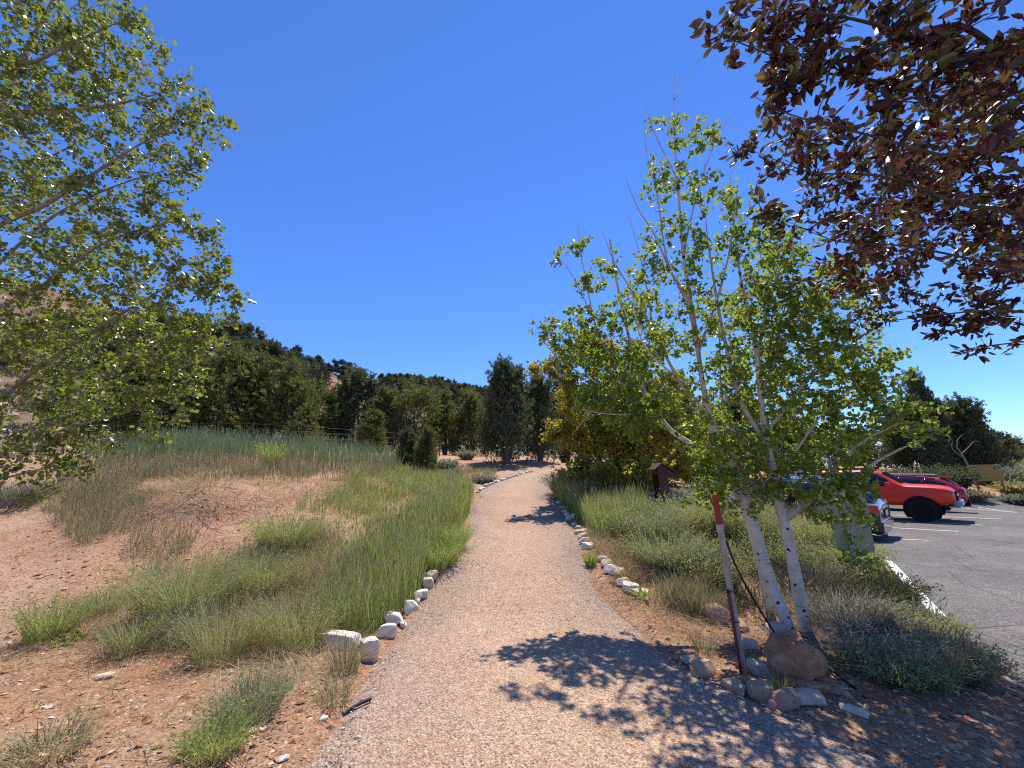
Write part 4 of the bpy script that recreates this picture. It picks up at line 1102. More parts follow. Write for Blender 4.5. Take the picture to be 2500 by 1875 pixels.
for u, d, vt, k, wd_, lb, ln in [(2222, 30, 1010, 2, 1.0, 'dark juniper left in the windswept stand beyond the cars', 0), (2268, 29, 985, 4, .85, 'dark juniper with a stubby top in the windswept stand', -.06), (2322, 30, 922, 4, .50, 'thin leaning juniper spire, tallest of the windswept stand beyond the lot', -.14),
                        (2340, 31, 1000, 1, .8, 'broad juniper right under the leaning spire', -.05), (2375, 30, 985, 2, .8, 'juniper right of the leaning spire in the windswept stand', -.08), (2420, 30.5, 1020, 4, .85, 'rounded juniper near the right end of the windswept stand', -.06), (2455, 31, 1062, 2, .9, 'lowest juniper at the right end of the windswept stand', -.05)]:
    p = at(u, d); b = juniper(JUN[k], p, top_h(p, vt) * 1.02, lb, 'windswept junipers beyond the parking lot', wd_, lean=(0, ln), rot=.5 + k)
for u, d, vt, k, lb in [(1600, 44, 1055, 1, 'far juniper glimpsed low between the oak and the leaning aspen'), (1680, 40, 1040, 3, 'far round juniper glimpsed under the aspen crowns'), (1765, 46, 1055, 0, 'far juniper behind the bush right of the brown post box'), (1850, 42, 1050, 3, 'far round juniper behind the stout aspen trunk'),
                       (1930, 48, 1060, 1, 'far juniper over the roof of the black car'), (2010, 44, 1058, 3, 'far round juniper over the tail of the black car'), (2090, 46, 1062, 0, 'far juniper above the windshield of the bright red vehicle'), (2150, 40, 1050, 3, 'far round juniper left of the windswept stand')]:
    p = at(u, d); juniper(JUN[k], p, top_h(p, vt), lb, 'far junipers behind the lot', 1.5)
for u, d, vt, k, lb in [(2475, 60, 1080, 0, 'small distant juniper at the far right beyond the wooden sign'), (2440, 75, 1085, 2, 'tiny distant juniper left of the one at the far right'), (2495, 80, 1075, 1, 'tiny distant juniper at the very right horizon')]:
    p = at(u, d); juniper(JUN[k], p, top_h(p, vt), lb, 'distant junipers at the right horizon', 1.2)

# bare dead snag standing in front of the windswept stand
p = at(2382, 27); r = empty('dead_tree', p); tag(r, 'bare grey dead snag with curved limbs, just left of the wooden sign', 'tree')
hs2 = top_h(p, 1062)
dl = [((0, 0, -.2), (-.12, 0, .35), (-.3, 0, .62), (-.42, .1, .78)), ((-.25, 0, .55), (-.75, 0, .72), (-.62, 0, .9), (-.8, .1, 1.0)), ((-.32, 0, .62), (.15, 0, .74), (.6, 0, .86), (1.1, .1, .84)), ((-.4, .1, .75), (-.3, 0, .9), (.05, 0, 1.0))]
tv, tf = tubes([smooth_line([(x * hs2 * .35, y, z * hs2) for x, y, z in q], np.linspace(.08 if i == 0 else .035, .035 if i == 0 else .008, len(q))) for i, q in enumerate(dl)], 6)
link('trunk', np_mesh('trunk', tv, tf, MAT['limb_bark'], smooth=True), r)

# hillside trees
GH = 'junipers scattered over the hill'
acc, tries = [], 0
rg = np.random.default_rng(5)
while len(acc) < 298 and tries < 40000:
    tries += 1
    s, t = rg.uniform(.10, 1), rg.uniform(.10, 1.04) ** .8
    if rg.uniform() < .35: t = rg.uniform(.9, 1.02)
    q = hill_point(np.array([s]), np.array([t]))[0]
    u, v, d = (float(k[0]) for k in Q(q))
    if d < 10 or u < -40 or u > 1500: continue
    if v > np.interp(u, [350, 640, 700, 820, 1150, 1250, 1300], [915, 915, 945, 975, 1000, 960, 1010]): continue
    if 775 < u < 960 and 895 < v < 990 and rg.uniform() < .90: continue          # bare red patch
    if 640 < u < 800 and 868 < v < 925 and rg.uniform() < .55: continue
    if u < 380 and rg.uniform() < .12: continue
    sz = rg.uniform(2.4, 4.6)
    md = sz * .66 + d * .004
    if any((q[0] - a[0]) ** 2 + (q[1] - a[1]) ** 2 < md ** 2 for a in acc): continue
    acc.append((q[0], q[1]))
    lb = 'rounded dark juniper on the skyline of the hill' if t > .88 else ('juniper low on the wooded hill, above the fence row' if t < .4 else 'juniper on the middle of the wooded hillside')
    q[2] -= .15
    juniper(FAR[int(rg.integers(5))], q, sz, lb, GH, rg.uniform(.95, 1.3), base_h=3.6)
print('hill trees', len(acc))
# grey-green scrub between the hill trees
m_ = 4200
q = hill_point(rg.uniform(.08, 1, m_), rg.uniform(.05, 1.03, m_))
q = np.repeat(q, 14, 0)
off_ = unit(rg.normal(size=(len(q), 3))) * (rg.uniform(.2, .75, len(q)))[:, None]; off_[:, 2] = np.abs(off_[:, 2]) * .8
V, Fa = scatter(SPRAY[0], SPRAY[1], q + off_, frames(off_ + np.array([0, 0, .3]), len(q), rg), rg.uniform(.25, .55, len(q)))
tag(link('hill_scrub', np_mesh('hill_scrub', V, Fa, MAT['hill_brush'])), 'grey-green scrub covering the ground between the hill trees', 'scrub', kind='stuff')

# ------------------------------------------------------------------ grass and shrubs
def blades(pos, h, w, lean, rg, curve=1.0, az=None):
    """curved grass blades as quads"""
    n = len(pos)
    a = rg.uniform(0, 6.283, n) if az is None else az
    ld = np.c_[np.cos(a), np.sin(a), np.zeros(n)]
    sd = np.c_[-np.sin(a + rg.normal(0, 1.0, n)), np.cos(a + rg.normal(0, 1.0, n)), np.zeros(n)]
    h, w, lean = [np.broadcast_to(np.asarray(k, float), (n,)) for k in (h, w, lean)]
    rows = []
    for t, ww in ((0, .9), (.4, 1.0), (.75, .7), (1.0, .12)):
        c = pos + np.c_[np.zeros((n, 2)), h * t * (1 - .12 * lean * t)] + ld * (lean * h * (t * .25 + .75 * t ** (1 + curve)))[:, None]
        rows += [c - sd * (w * ww / 2)[:, None], c + sd * (w * ww / 2)[:, None]]
    V = np.stack(rows, 1).reshape(-1, 3)
    f = np.array([[0, 1, 3, 2], [2, 3, 5, 4], [4, 5, 7, 6]])
    Fa = (f[None] + (np.arange(n) * 8)[:, None, None]).reshape(-1, 4)
    tip = pos + np.c_[np.zeros((n, 2)), h * (1 - .12 * lean)] + ld * (lean * h)[:, None]
    return V, Fa, tip, unit(ld * lean[:, None] + np.array([0, 0, .9]))

HEAD = (np.array([[0, 0, 0], [-.07, .4, 0], [0, 1, 0], [.07, .4, 0], [0, .4, -.07], [0, .4, .07]], float), np.array([[0, 1, 2, 3], [0, 4, 2, 5]]))

def poly_points(poly, n, rg, dlo=2, dhi=30, edge=.0):
    """n ground points whose image lies inside a photo polygon, spread evenly over the ground"""
    pu = np.array([p[0] for p in poly]); corners = np.array([G(*p) for p in poly])
    lo, hi = corners.min(0) - .3, corners.max(0) + .3
    out = np.zeros((0, 3))
    for _ in range(60):
        m = n * 3
        x, y = rg.uniform(lo[0], hi[0], m), rg.uniform(lo[1], hi[1], m)
        z = HG(x, y)
        u, v, d = Q(np.c_[x, y, z])
        wob_ = 26 * fbm(x * 2.3, y * 2.3, 3, 71)
        ok = inside(u + wob_, v + wob_ * .5, poly) & (d > 1) & ~inside(x, y, PATH_POLY) & ~inside(x, y, LOT_POLY)
        out = np.concatenate([out, np.c_[x, y, z][ok]])
        if len(out) >= n: break
    return out[:n]

def grass(name, label, poly, n, h, w, lean, mat, seed, clump=.0, heads=0, head_mat='straw', head_len=.09, hvar=.35, cscale=1.5):
    rg = np.random.default_rng(seed)
    p = poly_points(poly, int(n * (1 + clump)), rg)
    if clump:
        dn = fbm(p[:, 0] * cscale, p[:, 1] * cscale, 3, seed)
        p = p[np.argsort(-dn + rg.normal(0, .12, len(dn)))[:n]]
    n = len(p)
    hh = h * (1 + hvar * (fbm(p[:, 0] * 1.1, p[:, 1] * 1.1, 3, seed + 3) * 1.6 + rg.normal(0, .45, n))).clip(.25, 1.8)
    dist = np.linalg.norm(p - CAM, axis=1)
    ww = w * np.maximum(1, dist / 6.5)
    V, Fa, tip, td = blades(p - np.array([0, 0, .02]), hh, ww, np.abs(rg.normal(lean, lean * .6, n)), rg)
    mi = np.zeros(len(Fa), int)
    if heads:
        k = rg.choice(n, int(n * heads), replace=False)
        hs_ = head_len * rg.uniform(.7, 1.3, len(k))
        HV, HF = scatter(HEAD[0], HEAD[1], tip[k] - td[k] * .3 * hs_[:, None], frames(td[k], len(k), rg), hs_ * np.maximum(1, dist[k] / 14))
        Fa = np.concatenate([Fa, HF + len(V)]); V = np.concatenate([V, HV]); mi = np.r_[mi, np.ones(len(HF), int)]
    o = link(name, np_mesh(name, V, Fa, [MAT[mat], MAT[head_mat]], mi))
    return tag(o, label, 'grass', kind='stuff')

D = 1.1302                                  # the regions below were read on a 2212-pixel-wide view
def S(*pts): return [(x * D, y * D) for x, y in pts]
grass('tall_grass', 'tall green wheatgrass on the left bank beside the trail', S((1020, 1085), (985, 1170), (945, 1215), (905, 1280), (850, 1345), (800, 1375), (720, 1385), (640, 1375), (700, 1290), (780, 1210), (860, 1160), (950, 1110)), 10500, .54, .0046, .24, 'green_blade', 301, .9, .22, hvar=.6)
grass('low_grass', 'shorter light green growth under the tall wheatgrass', S((1030, 1075), (985, 1180), (950, 1225), (905, 1290), (840, 1370), (720, 1390), (560, 1385), (600, 1270), (560, 1180), (660, 1130), (820, 1110), (930, 1070)), 6500, .22, .0045, .7, 'lime_blade', 302, 1.0)
grass('olive_grass', 'thin olive grass among the left shrubs', S((560, 1180), (700, 1150), (800, 1190), (760, 1300), (700, 1390), (540, 1400), (400, 1390), (420, 1260)), 4500, .28, .0045, .5, 'olive_blade', 303, .5, .1)
grass('ridge_grass', 'tall blue-green grass along the bank top in front of the fence', S((150, 1010), (280, 975), (420, 965), (560, 975), (700, 985), (800, 1000), (870, 1012), (860, 1030), (720, 1018), (560, 1008), (420, 1003), (280, 1012), (170, 1030)), 17000, .78, .006, .14, 'blue_blade', 304, .25, .35, 'blue_blade', .11)
grass('bank_grass', 'olive-tan grass on the slope below the bank top', S((120, 1030), (280, 1000), (420, 1000), (560, 1005), (720, 1015), (860, 1025), (800, 1040), (640, 1042), (500, 1035), (420, 1042), (320, 1035), (230, 1090), (240, 1150), (180, 1170), (120, 1120)), 7000, .36, .005, .3, 'olive_blade', 305, .9, .35, hvar=.5)
grass('bank_grass', 'thin dry grass on the left slope under the poplar', S((60, 1060), (200, 1050), (320, 1070), (330, 1130), (290, 1200), (180, 1190), (100, 1130)), 2800, .28, .0045, .45, 'olive_blade', 306, .9, .3)
grass('meadow_grass', 'yellow-green grass on the flat between the bank and the trail', S((760, 1030), (860, 1020), (1000, 1040), (1030, 1070), (960, 1105), (840, 1115), (700, 1120), (640, 1100), (740, 1070)), 8500, .34, .005, .3, 'green_blade', 307, .8, .2, hvar=.5)
grass('dry_grass', 'flattened straw on the reddish flat of the left bank', S((380, 1040), (520, 1035), (700, 1035), (800, 1040), (760, 1080), (640, 1110), (560, 1130), (460, 1120), (370, 1090), (300, 1080)), 2600, .20, .0045, 2.4, 'straw', 308, .5)
grass('dry_grass', 'fallen dead stalks at the edge of the cut bank', S((320, 1050), (420, 1050), (470, 1110), (420, 1150), (330, 1120)), 420, .45, .004, 2.6, 'straw', 309, .3)
grass('cut_bank_grass', 'sparse tufts at the foot of the cut bank', S((280, 1150), (420, 1140), (430, 1180), (350, 1250), (250, 1240)), 700, .22, .0045, .4, 'olive_blade', 310, 1.2, .2)
grass('tall_grass', 'tall green wheatgrass on the right side of the trail', S((1195, 1075), (1240, 1060), (1330, 1075), (1400, 1110), (1410, 1170), (1340, 1175), (1280, 1160), (1250, 1130), (1215, 1095)), 8000, .56, .0048, .18, 'green_blade', 311, .2, .12)
grass('dry_grass', 'yellowed dry grass behind the right trail edging', S((1275, 1150), (1340, 1165), (1400, 1180), (1410, 1240), (1400, 1270), (1350, 1265), (1310, 1215), (1280, 1185)), 3200, .20, .0045, 1.1, 'straw', 312, .3)
grass('edge_tuft', 'fine dead grass along the stones at the right trail edge', S((1225, 1100), (1262, 1150), (1290, 1200), (1340, 1260), (1390, 1300), (1410, 1290), (1330, 1225), (1275, 1160), (1240, 1105)), 1500, .10, .004, .9, 'straw', 313, .3)
grass('bed_grass', 'grass in the shade of the planted bed', S((1400, 1290), (1480, 1280), (1560, 1310), (1600, 1330), (1560, 1350), (1480, 1330)), 1500, .30, .005, .4, 'olive_blade', 314, .3)
grass('bed_grass', 'mixed green and dry growth between the shrubs of the planted bed', S((1400, 1175), (1520, 1170), (1700, 1180), (1860, 1215), (1890, 1330), (1760, 1360), (1660, 1370), (1560, 1330), (1470, 1295), (1410, 1260)), 4200, .24, .0045, .7, 'shaded_brush', 320, .3, .1, 'straw')
grass('lot_weeds', 'weedy grass along the edge of the parking lot', S((1880, 1250), (1930, 1260), (2010, 1350), (2080, 1400), (2150, 1470), (2130, 1500), (2030, 1490), (1930, 1420), (1860, 1370)), 4200, .22, .005, .6, 'shaded_brush', 315, .4, .12)
grass('lot_weeds', 'green weeds at the near end of the planted strip', S((1900, 1380), (2000, 1400), (2110, 1470), (2060, 1500), (1960, 1480)), 2000, .22, .005, .5, 'green_blade', 316, .4, .1)
grass('dead_twigs', 'fallen grey twigs matted in the shade beside the lot', S((1790, 1330), (1880, 1330), (1980, 1420), (2030, 1470), (1930, 1480), (1840, 1440), (1780, 1390)), 1500, .34, .004, 1.6, 'grey_twig', 317, .3)
grass('litter', 'dry litter and dead stems lying between the left shrubs', S((180, 1290), (420, 1270), (640, 1330), (760, 1420), (700, 1500), (560, 1480), (380, 1440), (180, 1420), (60, 1400)), 3600, .16, .003, 2.4, 'straw', 330, .6)
grass('litter', 'scattered dead stems on the near red soil', S((0, 1400), (400, 1440), (720, 1500), (760, 1650), (0, 1658)), 700, .14, .003, 2.6, 'straw', 331, .6)
grass('litter', 'dry leaf litter and stems in the planted bed', S((1330, 1260), (1480, 1290), (1580, 1340), (1700, 1420), (1560, 1460), (1450, 1380), (1350, 1300)), 1800, .13, .003, 2.2, 'straw', 332, .6)
grass('seedlings', 'sparse thin green shoots on the soil left of the tall grass', S((240, 1250), (520, 1180), (640, 1250), (700, 1380), (600, 1440), (300, 1420), (160, 1340)), 2600, .24, .004, .5, 'brush_green', 333, .8)
grass('path_end_grass', 'dry ground cover around the bend of the trail', S((850, 1010), (960, 1010), (1080, 1005), (1070, 1030), (1000, 1035), (900, 1030)), 2400, .2, .006, .5, 'olive_blade', 318, .6)

def broom(name, label, cat, px, h, spread, n, mat, seed, leafmat=None, leaves=0, leaf=.02, lean=.7, w=.0036, group=None, heads=0, stem_mat=None, leaf_t=LONG_LEAF, base_r=.5, stems=None):
    """a shrub of many thin stems fanning from its base, with small leaves along them"""
    rg = np.random.default_rng(seed)
    p0 = px if len(px) == 3 else G(*px)
    p0 = np.array([p0[0], p0[1], surf(p0[0], p0[1]) - .02])
    root = empty(name, p0)
    a = rg.uniform(0, 6.283, n); r = base_r * spread * np.sqrt(rg.uniform(0, 1, n))
    pos = np.c_[r * np.cos(a), r * np.sin(a), np.zeros(n)]
    ln = rg.uniform(0, 1, n) ** .7 * 1.5 * lean * spread / h * np.where(rg.uniform(size=n) < .06, 1.5, 1)
    hh = h * (rg.uniform(.35, 1.12, n) ** .8) * (1 + .35 * fbm(pos[:, 0] * 6 + seed, pos[:, 1] * 6, 2, seed)) / np.sqrt(1 + (.62 * ln) ** 2)
    dist = max(1, np.linalg.norm(p0 - CAM) / 6)
    V, Fa, tip, td = blades(pos, hh, w * dist, ln, rg, .8, a + rg.normal(0, .5, n))
    link('stems', np_mesh('stems', V, Fa, MAT[stem_mat or mat]), root)
    if leaves:
        k = rg.integers(0, n, leaves)
        B = V.reshape(n, 8, 3)
        t = rg.uniform(.9, 3, leaves); i = t.astype(int); f = (t - i)[:, None]
        c = lambda j: (B[k, 2 * j] + B[k, 2 * j + 1]) / 2
        q = c(i) * (1 - f) + c(np.minimum(i + 1, 3)) * f + rg.normal(0, .012, (leaves, 3))
        dd = unit(c(np.minimum(i + 1, 3)) - c(i)) + rg.normal(0, .6, (leaves, 3))
        LV, LF = scatter(leaf_t[0], leaf_t[1], q, frames(dd, leaves, rg), leaf * dist ** .6 * rg.uniform(.6, 1.2, leaves))
        link('leaves', np_mesh('leaves', LV, LF, MAT[leafmat or mat]), root)
    return tag(root, label, cat, group)

GL = 'broom-like shrubs on the left slope'
broom('shrub', 'small bright green broom shrub on bare soil near the left edge', 'shrub', S((105, 1388))[0], 0.45, 0.33, 630, 'lime_blade', 401, 'brush_green', 1920, group=GL)
broom('weed', 'small leafy weed at the right foot of the leftmost broom shrub', 'plant', S((150, 1395))[0], .13, .12, 40, 'green_blade', 402, 'aspen_leaf', 160, .03, leaf_t=ROUND_LEAF)
broom('shrub', 'biggest broom shrub on the left slope, rounded and grey-green', 'shrub', S((390, 1345))[0], 0.76, 0.69, 1650, 'brush_green', 403, 'brush_green', 6720, .024, group=GL)
broom('shrub', 'low green tuft shrub between the leftmost and the biggest broom shrub', 'shrub', S((222, 1330))[0], 0.29, 0.28, 390, 'brush_green', 404, 'brush_green', 1120, group=GL)
broom('shrub', 'dark-stemmed little shrub casting a shadow on red soil', 'shrub', S((280, 1410))[0], 0.40, 0.28, 390, 'lime_blade', 405, 'brush_green', 1440, group=GL, stem_mat='brush_green')
broom('shrub', 'pale silvery sage at the foot of the biggest broom shrub', 'shrub', S((400, 1390))[0], 0.38, 0.30, 480, 'sage', 406, 'sage', 1440, group=GL)
broom('shrub', 'twiggy half-dead grey shrub in front of the tall grass', 'shrub', S((480, 1425))[0], 0.58, 0.43, 630, 'olive_blade', 407, 'brush_green', 1760, group=GL, stem_mat='brush_green')
broom('shrub', 'green broom shrub at the top of the left grass patch under the cut bank', 'shrub', S((620, 1190))[0], 0.65, 0.69, 1050, 'brush_green', 408, 'lime_blade', 3840, .024, group=GL)
broom('shrub', 'loose yellow-green broom shrub in the middle of the left patch', 'shrub', S((560, 1290))[0], 0.62, 0.62, 1200, 'brush_green', 409, 'brush_green', 4160, .024, group=GL)
broom('shrub', 'broom shrub with dark stems left of the corner stone', 'shrub', S((640, 1400))[0], 0.62, 0.53, 1050, 'brush_green', 410, 'brush_green', 3520, .022, group=GL, stem_mat='brush_green')
broom('shrub', 'grey-green shrub over the white cobbles near the bottom', 'shrub', S((540, 1560))[0], 0.34, 0.33, 630, 'sage', 411, 'brush_green', 2080, .018, group=GL)
broom('shrub', 'fresh green tuft at the bottom left of the cobbles', 'shrub', S((460, 1640))[0], 0.22, 0.25, 570, 'green_blade', 412, 'lime_blade', 800, .02, group=GL)
broom('shrub', 'pale tuft at the bottom edge, left part of the red soil', 'shrub', S((95, 1650))[0], 0.18, 0.28, 360, 'olive_blade', 413, 'brush_green', 480, .02, group=GL)
broom('grass_tuft', 'dry tuft in front of the white corner stone', 'grass tuft', S((745, 1462))[0], .34, .2, 240, 'olive_blade', 414, w=.005)
broom('grass_tuft', 'thin weeds below the corner stone beside the black pipe', 'grass tuft', S((720, 1520))[0], .22, .2, 160, 'olive_blade', 415, 'brush_green', 250)
broom('shrub', 'bright green bush at the far end of the white stone row', 'shrub', S((945, 1225))[0], 0.52, 0.45, 930, 'lime_blade', 416, 'lime_blade', 3840, .024, group=GL)
broom('shrub', 'bright weedy bush spilling on the trail beyond the stone row', 'shrub', S((975, 1190))[0], 0.47, 0.40, 780, 'lime_blade', 417, 'lime_blade', 2880, .024, group=GL)
broom('shrub', 'grey brush at the left edge under the poplar branches', 'shrub', (20, 1240), .75, .9, 900, 'sage', 418, 'sage', 2600, .03, group=GL, stem_mat='grey_twig')
broom('shrub', 'lone yellow-green sprig bush in the tall bank-top grass', 'shrub', S((585, 1012))[0], 0.84, 0.50, 300, 'lime_blade', 419, 'lime_blade', 1120, .03)
for i, (px, h, sp, lb) in enumerate([((1090, 1150), .5, .5, 'grey sagebrush right of the small juniper pair'), ((1140, 1122), .5, .5, 'grey sagebrush on pale ground in front of the far fence'), ((1100, 1168), .4, .6, 'low olive brush left of the stone-edged bend'),
                        ((1180, 1178), .3, .5, 'low dry brush behind the curved stone edging')]):
    broom('sagebrush', lb, 'shrub', px, h, sp, 500, 'sage', 430 + i, 'sage', 1600, .05, group='sagebrush around the bend', w=.006)

GR = 'rabbitbrush and sagebrush in the right bed'
for i, (px, h, sp, mt, lm, lb) in enumerate([
    ((1630, 1385), .66, .55, 'brush_green', 'brush_green', 'large green rabbitbrush directly left of the wooden stake'),
    ((1590, 1330), .72, .52, 'sage', 'brush_green', 'grey-green rabbitbrush at the left front of the bed, over the straw'),
    ((1690, 1310), .78, .6, 'brush_green', 'brush_green', 'tall rabbitbrush behind the wooden stake'),
    ((1660, 1400), .48, .4, 'sage', 'sage', 'silvery sagebrush in front of the large rabbitbrush'),
    ((1740, 1440), .60, .42, 'shaded_brush', 'brush_green', 'rabbitbrush with shade-darkened stems between stake and aspen trunks'),
    ((1790, 1330), .92, .6, 'brush_green', 'brush_green', 'rabbitbrush behind the leaning aspen trunk'),
    ((2000, 1350), .85, .55, 'brush_green', 'brush_green', 'pale rabbitbrush right of the stout aspen trunk'),
    ((1930, 1310), .85, .6, 'brush_green', 'shaded_brush', 'rabbitbrush behind the stout aspen, below the black car'),
    ((2050, 1440), .60, .45, 'shaded_brush', 'brush_green', 'rabbitbrush at the foot of the metal sign post'),
    ((1880, 1400), .62, .5, 'shaded_brush', 'brush_green', 'shrub with shade-darkened stems right behind the aspen trunks'),
    ((2090, 1400), .50, .4, 'brush_green', 'brush_green', 'green shrub under the metal road sign'),
    ((1840, 1350), .8, .5, 'brush_green', 'brush_green', 'rabbitbrush seen between the two aspen trunks'),
    ((2150, 1490), .42, .34, 'shaded_brush', 'shaded_brush', 'weedy bush coloured dark for shade over the white lot line'),
    ((2240, 1570), .36, .30, 'shaded_brush', 'brush_green', 'weedy bush near the near end of the white lot line'),
    ((2330, 1650), .34, .3, 'olive_blade', 'olive_blade', 'seedy weed clump at the corner of the lot'),
    ((2180, 1660), .25, .26, 'green_blade', 'brush_green', 'low green weed in shade at the strip end'),
    ((1980, 1460), .55, .42, 'grey_twig', 'shaded_brush', 'bare grey twiggy bush in shade right of the aspens'),
    ((2060, 1540), .45, .42, 'grey_twig', 'sage', 'dead grey bush sprawling in shade by the strip')]):
    broom('rabbitbrush', lb, 'shrub', px, h, sp * 1.35, 1300, mt, 440 + i, lm, 8000 if mt != 'grey_twig' else 900, .028, group=GR, stem_mat='twig' if mt == 'grey_twig' else None)
broom('shrub', 'dark sage bush spilling on the right trail edge under the oak', 'shrub', (1375, 1205), .62, .6, 700, 'sage', 470, 'sage', 2400, .04)
broom('shrub', 'low leafy oak sprout bush beside the trail under the yellowish oak', 'shrub', (1430, 1210), .85, .8, 400, 'twig', 471, 'oak_leaf', 2600, .06, leaf_t=ROUND_LEAF)
broom('shrub', 'leafy oak sprouts behind the tall right grass', 'shrub', (1540, 1215), 1.0, .9, 400, 'twig', 472, 'oak_leaf', 2600, .06, leaf_t=ROUND_LEAF)
broom('grass_tuft', 'small green grass tuft growing over the right edging stones', 'grass tuft', (1442, 1382), .26, .14, 260, 'lime_blade', 473, w=.006)
broom('grass_tuft', 'yellow dry tuft on the trail side of the edging stones', 'grass tuft', (1498, 1432), .10, .1, 160, 'straw', 474)
broom('weed', 'broad-leaved bright weed at the end of the pale edging stones', 'plant', (1572, 1470), .12, .10, 14, 'green_blade', 475, 'lime_blade', 26, .09)
broom('grass_tuft', 'wispy olive tuft in shade left of the stake', 'grass tuft', (1720, 1585), .22, .2, 200, 'olive_blade', 476)
broom('grass_tuft', 'dark grass sprouting in front of the red boulder', 'grass tuft', (1905, 1700), .18, .12, 120, 'green_blade', 477)
broom('grass_tuft', 'tuft of drooping seed grass right of the boulder', 'grass tuft', (2010, 1610), .2, .16, 120, 'olive_blade', 478)
GC = 'bushes around the far side of the lot'
for i, (u, d, h, sp, mt, lb) in enumerate([(2080, 24, 1.2, 1.3, 'sage', 'dry pale bush on the bank behind the red vehicles'), (2180, 26, 1.0, 1.4, 'sage', 'tan scrub on the bank above the red crossover'), (2260, 24, 1.7, 1.5, 'juniper_dark', 'dark dense bush left of the wooden sign'),
        (2320, 24.5, 1.6, 1.3, 'juniper_dark', 'dark bush directly behind the red crossover tail'), (2370, 23.0, .55, .8, 'olive_blade', 'low yellow-green bush at the left foot of the wooden sign'), (2460, 27, 1.5, 1.3, 'sage', 'sagebrush behind the right end of the wooden sign'), (2500, 25, 1.0, 1.2, 'brush_green', 'green bush at the far right beyond the lot'),
        (2440, 30, 1.8, 1.6, 'brush_green', 'tall brush above the wooden sign'), (2490, 22.5, .5, .8, 'sage', 'low grey brush at the right edge of the dirt shoulder'), (1990, 22, 1.3, 1.3, 'sage', 'grey bush behind the black car roof'), (1850, 20, 1.2, 1.3, 'brush_green', 'bush behind the aspens at the far side of the lot'), (1720, 16, 1.1, 1.2, 'sage', 'grey brush right of the brown post box')]):
    broom('bush', lb, 'shrub', at(u, d), h, sp, 700, mt, 480 + i, mt, 2600, .06, group=GC, w=.008)

# ------------------------------------------------------------------ made things
def flat(name, c, rough=.5, metal=0, spec=.5, coat=0, noise_amt=.15, nscale=6):
    m, nt, bs = new_mat(name)
    n = noise(nt, nscale, 5)
    c = np.array(c)
    nt.links.new(ramp(nt, n, [(.35, tuple(c * (1 - noise_amt))), (.65, tuple(np.minimum(c * (1 + noise_amt), 1)))]), bs.inputs['Base Color'])
    bs.inputs['Roughness'].default_value = rough
    bs.inputs['Metallic'].default_value = metal
    bs.inputs['Specular IOR Level'].default_value = spec
    bs.inputs['Coat Weight'].default_value = coat
    bs.inputs['Coat Roughness'].default_value = .05
    return m
MAT['red_paint'] = flat('red_paint', (.74, .035, .010), .42, .0, .4, .35, .04)
MAT['dark_red_paint'] = flat('dark_red_paint', (.36, .010, .018), .35, .1, .4, .5, .04)
MAT['black_paint'] = flat('black_paint', (.012, .014, .022), .25, .3, .5, 1.0, .1)
MAT['glass'] = flat('glass', (.012, .014, .018), .08, 0, .5, 0, .1)
MAT['windshield'] = flat('windshield', (.05, .08, .13), .03, 0, 1.0, 1.0, .1)
MAT['black_plastic'] = flat('black_plastic', (.012, .012, .012), .85, 0, .15)
MAT['rubber'] = flat('rubber', (.016, .016, .016), .85, 0, .2)
MAT['chrome'] = flat('chrome', (.62, .64, .66), .18, 1.0)
MAT['silver'] = flat('silver', (.42, .43, .45), .35, .8)
MAT['tail_red'] = flat('tail_red', (.34, .012, .012), .15, 0, .6, 1)
MAT['lamp_clear'] = flat('lamp_clear', (.62, .62, .64), .1, .3, .8, 1)
MAT['plate_white'] = flat('plate_white', (.72, .66, .62), .5)
MAT['plate_orange'] = flat('plate_orange', (.45, .16, .10), .5)
MAT['brown_steel'] = mat_noise('brown_steel', (.060, .022, .016), (.10, .042, .030), 9, .55, .15, .004)
MAT['stake_wood'] = mat_noise('stake_wood', (.30, .24, .19), (.48, .40, .33), 10, .85, .5, .006, stretch=(4, 4, .25))
MAT['peeling_red'] = mat_noise('peeling_red', (.33, .025, .018), (.24, .05, .035), 26, .7, .4, .004)
MAT['white_band'] = flat('white_band', (.40, .36, .31), .8)
MAT['rust_red_steel'] = mat_noise('rust_red_steel', (.10, .025, .02), (.18, .06, .045), 20, .8, .3, .004)
MAT['black_hose'] = flat('black_hose', (.014, .013, .013), .6)
MAT['sign_back'] = flat('sign_back', (.30, .30, .21), .55, .3, .4, 0, .08)
MAT['galv'] = mat_noise('galv', (.20, .21, .20), (.36, .37, .35), 30, .5, .1, .002, metal=.6)
MAT['hole'] = flat('hole', (.02, .02, .018), .9)
MAT['wood_board'] = mat_noise('wood_board', (.46, .20, .045), (.66, .33, .09), 6, .7, .4, .006, stretch=(.4, 1, 6))
MAT['wood_leg'] = mat_noise('wood_leg', (.38, .13, .03), (.52, .20, .06), 6, .75, .4, .006, stretch=(4, 4, .4))
MAT['fence_post'] = mat_noise('fence_post', (.035, .04, .035), (.09, .085, .075), 16, .8, .2, .004)
MAT['wire'] = flat('wire', (.20, .19, .175), .6, .3)
MAT['sign_red'] = flat('sign_red', (.30, .012, .016), .5)
MAT['sign_white'] = flat('sign_white', (.60, .57, .50), .5)
MAT['sign_ink'] = flat('sign_ink', (.16, .16, .14), .6)
MAT['emblem_dark'] = flat('emblem_dark', (.03, .035, .03), .6)
MAT['lilac_panel'] = flat('lilac_panel', (.40, .32, .40), .6)

# --- cars ---------------------------------------------------------------------
CA = np.array([.656, -.755]); CB = np.array([.755, .656])        # stall direction (out of the stall) and the row direction

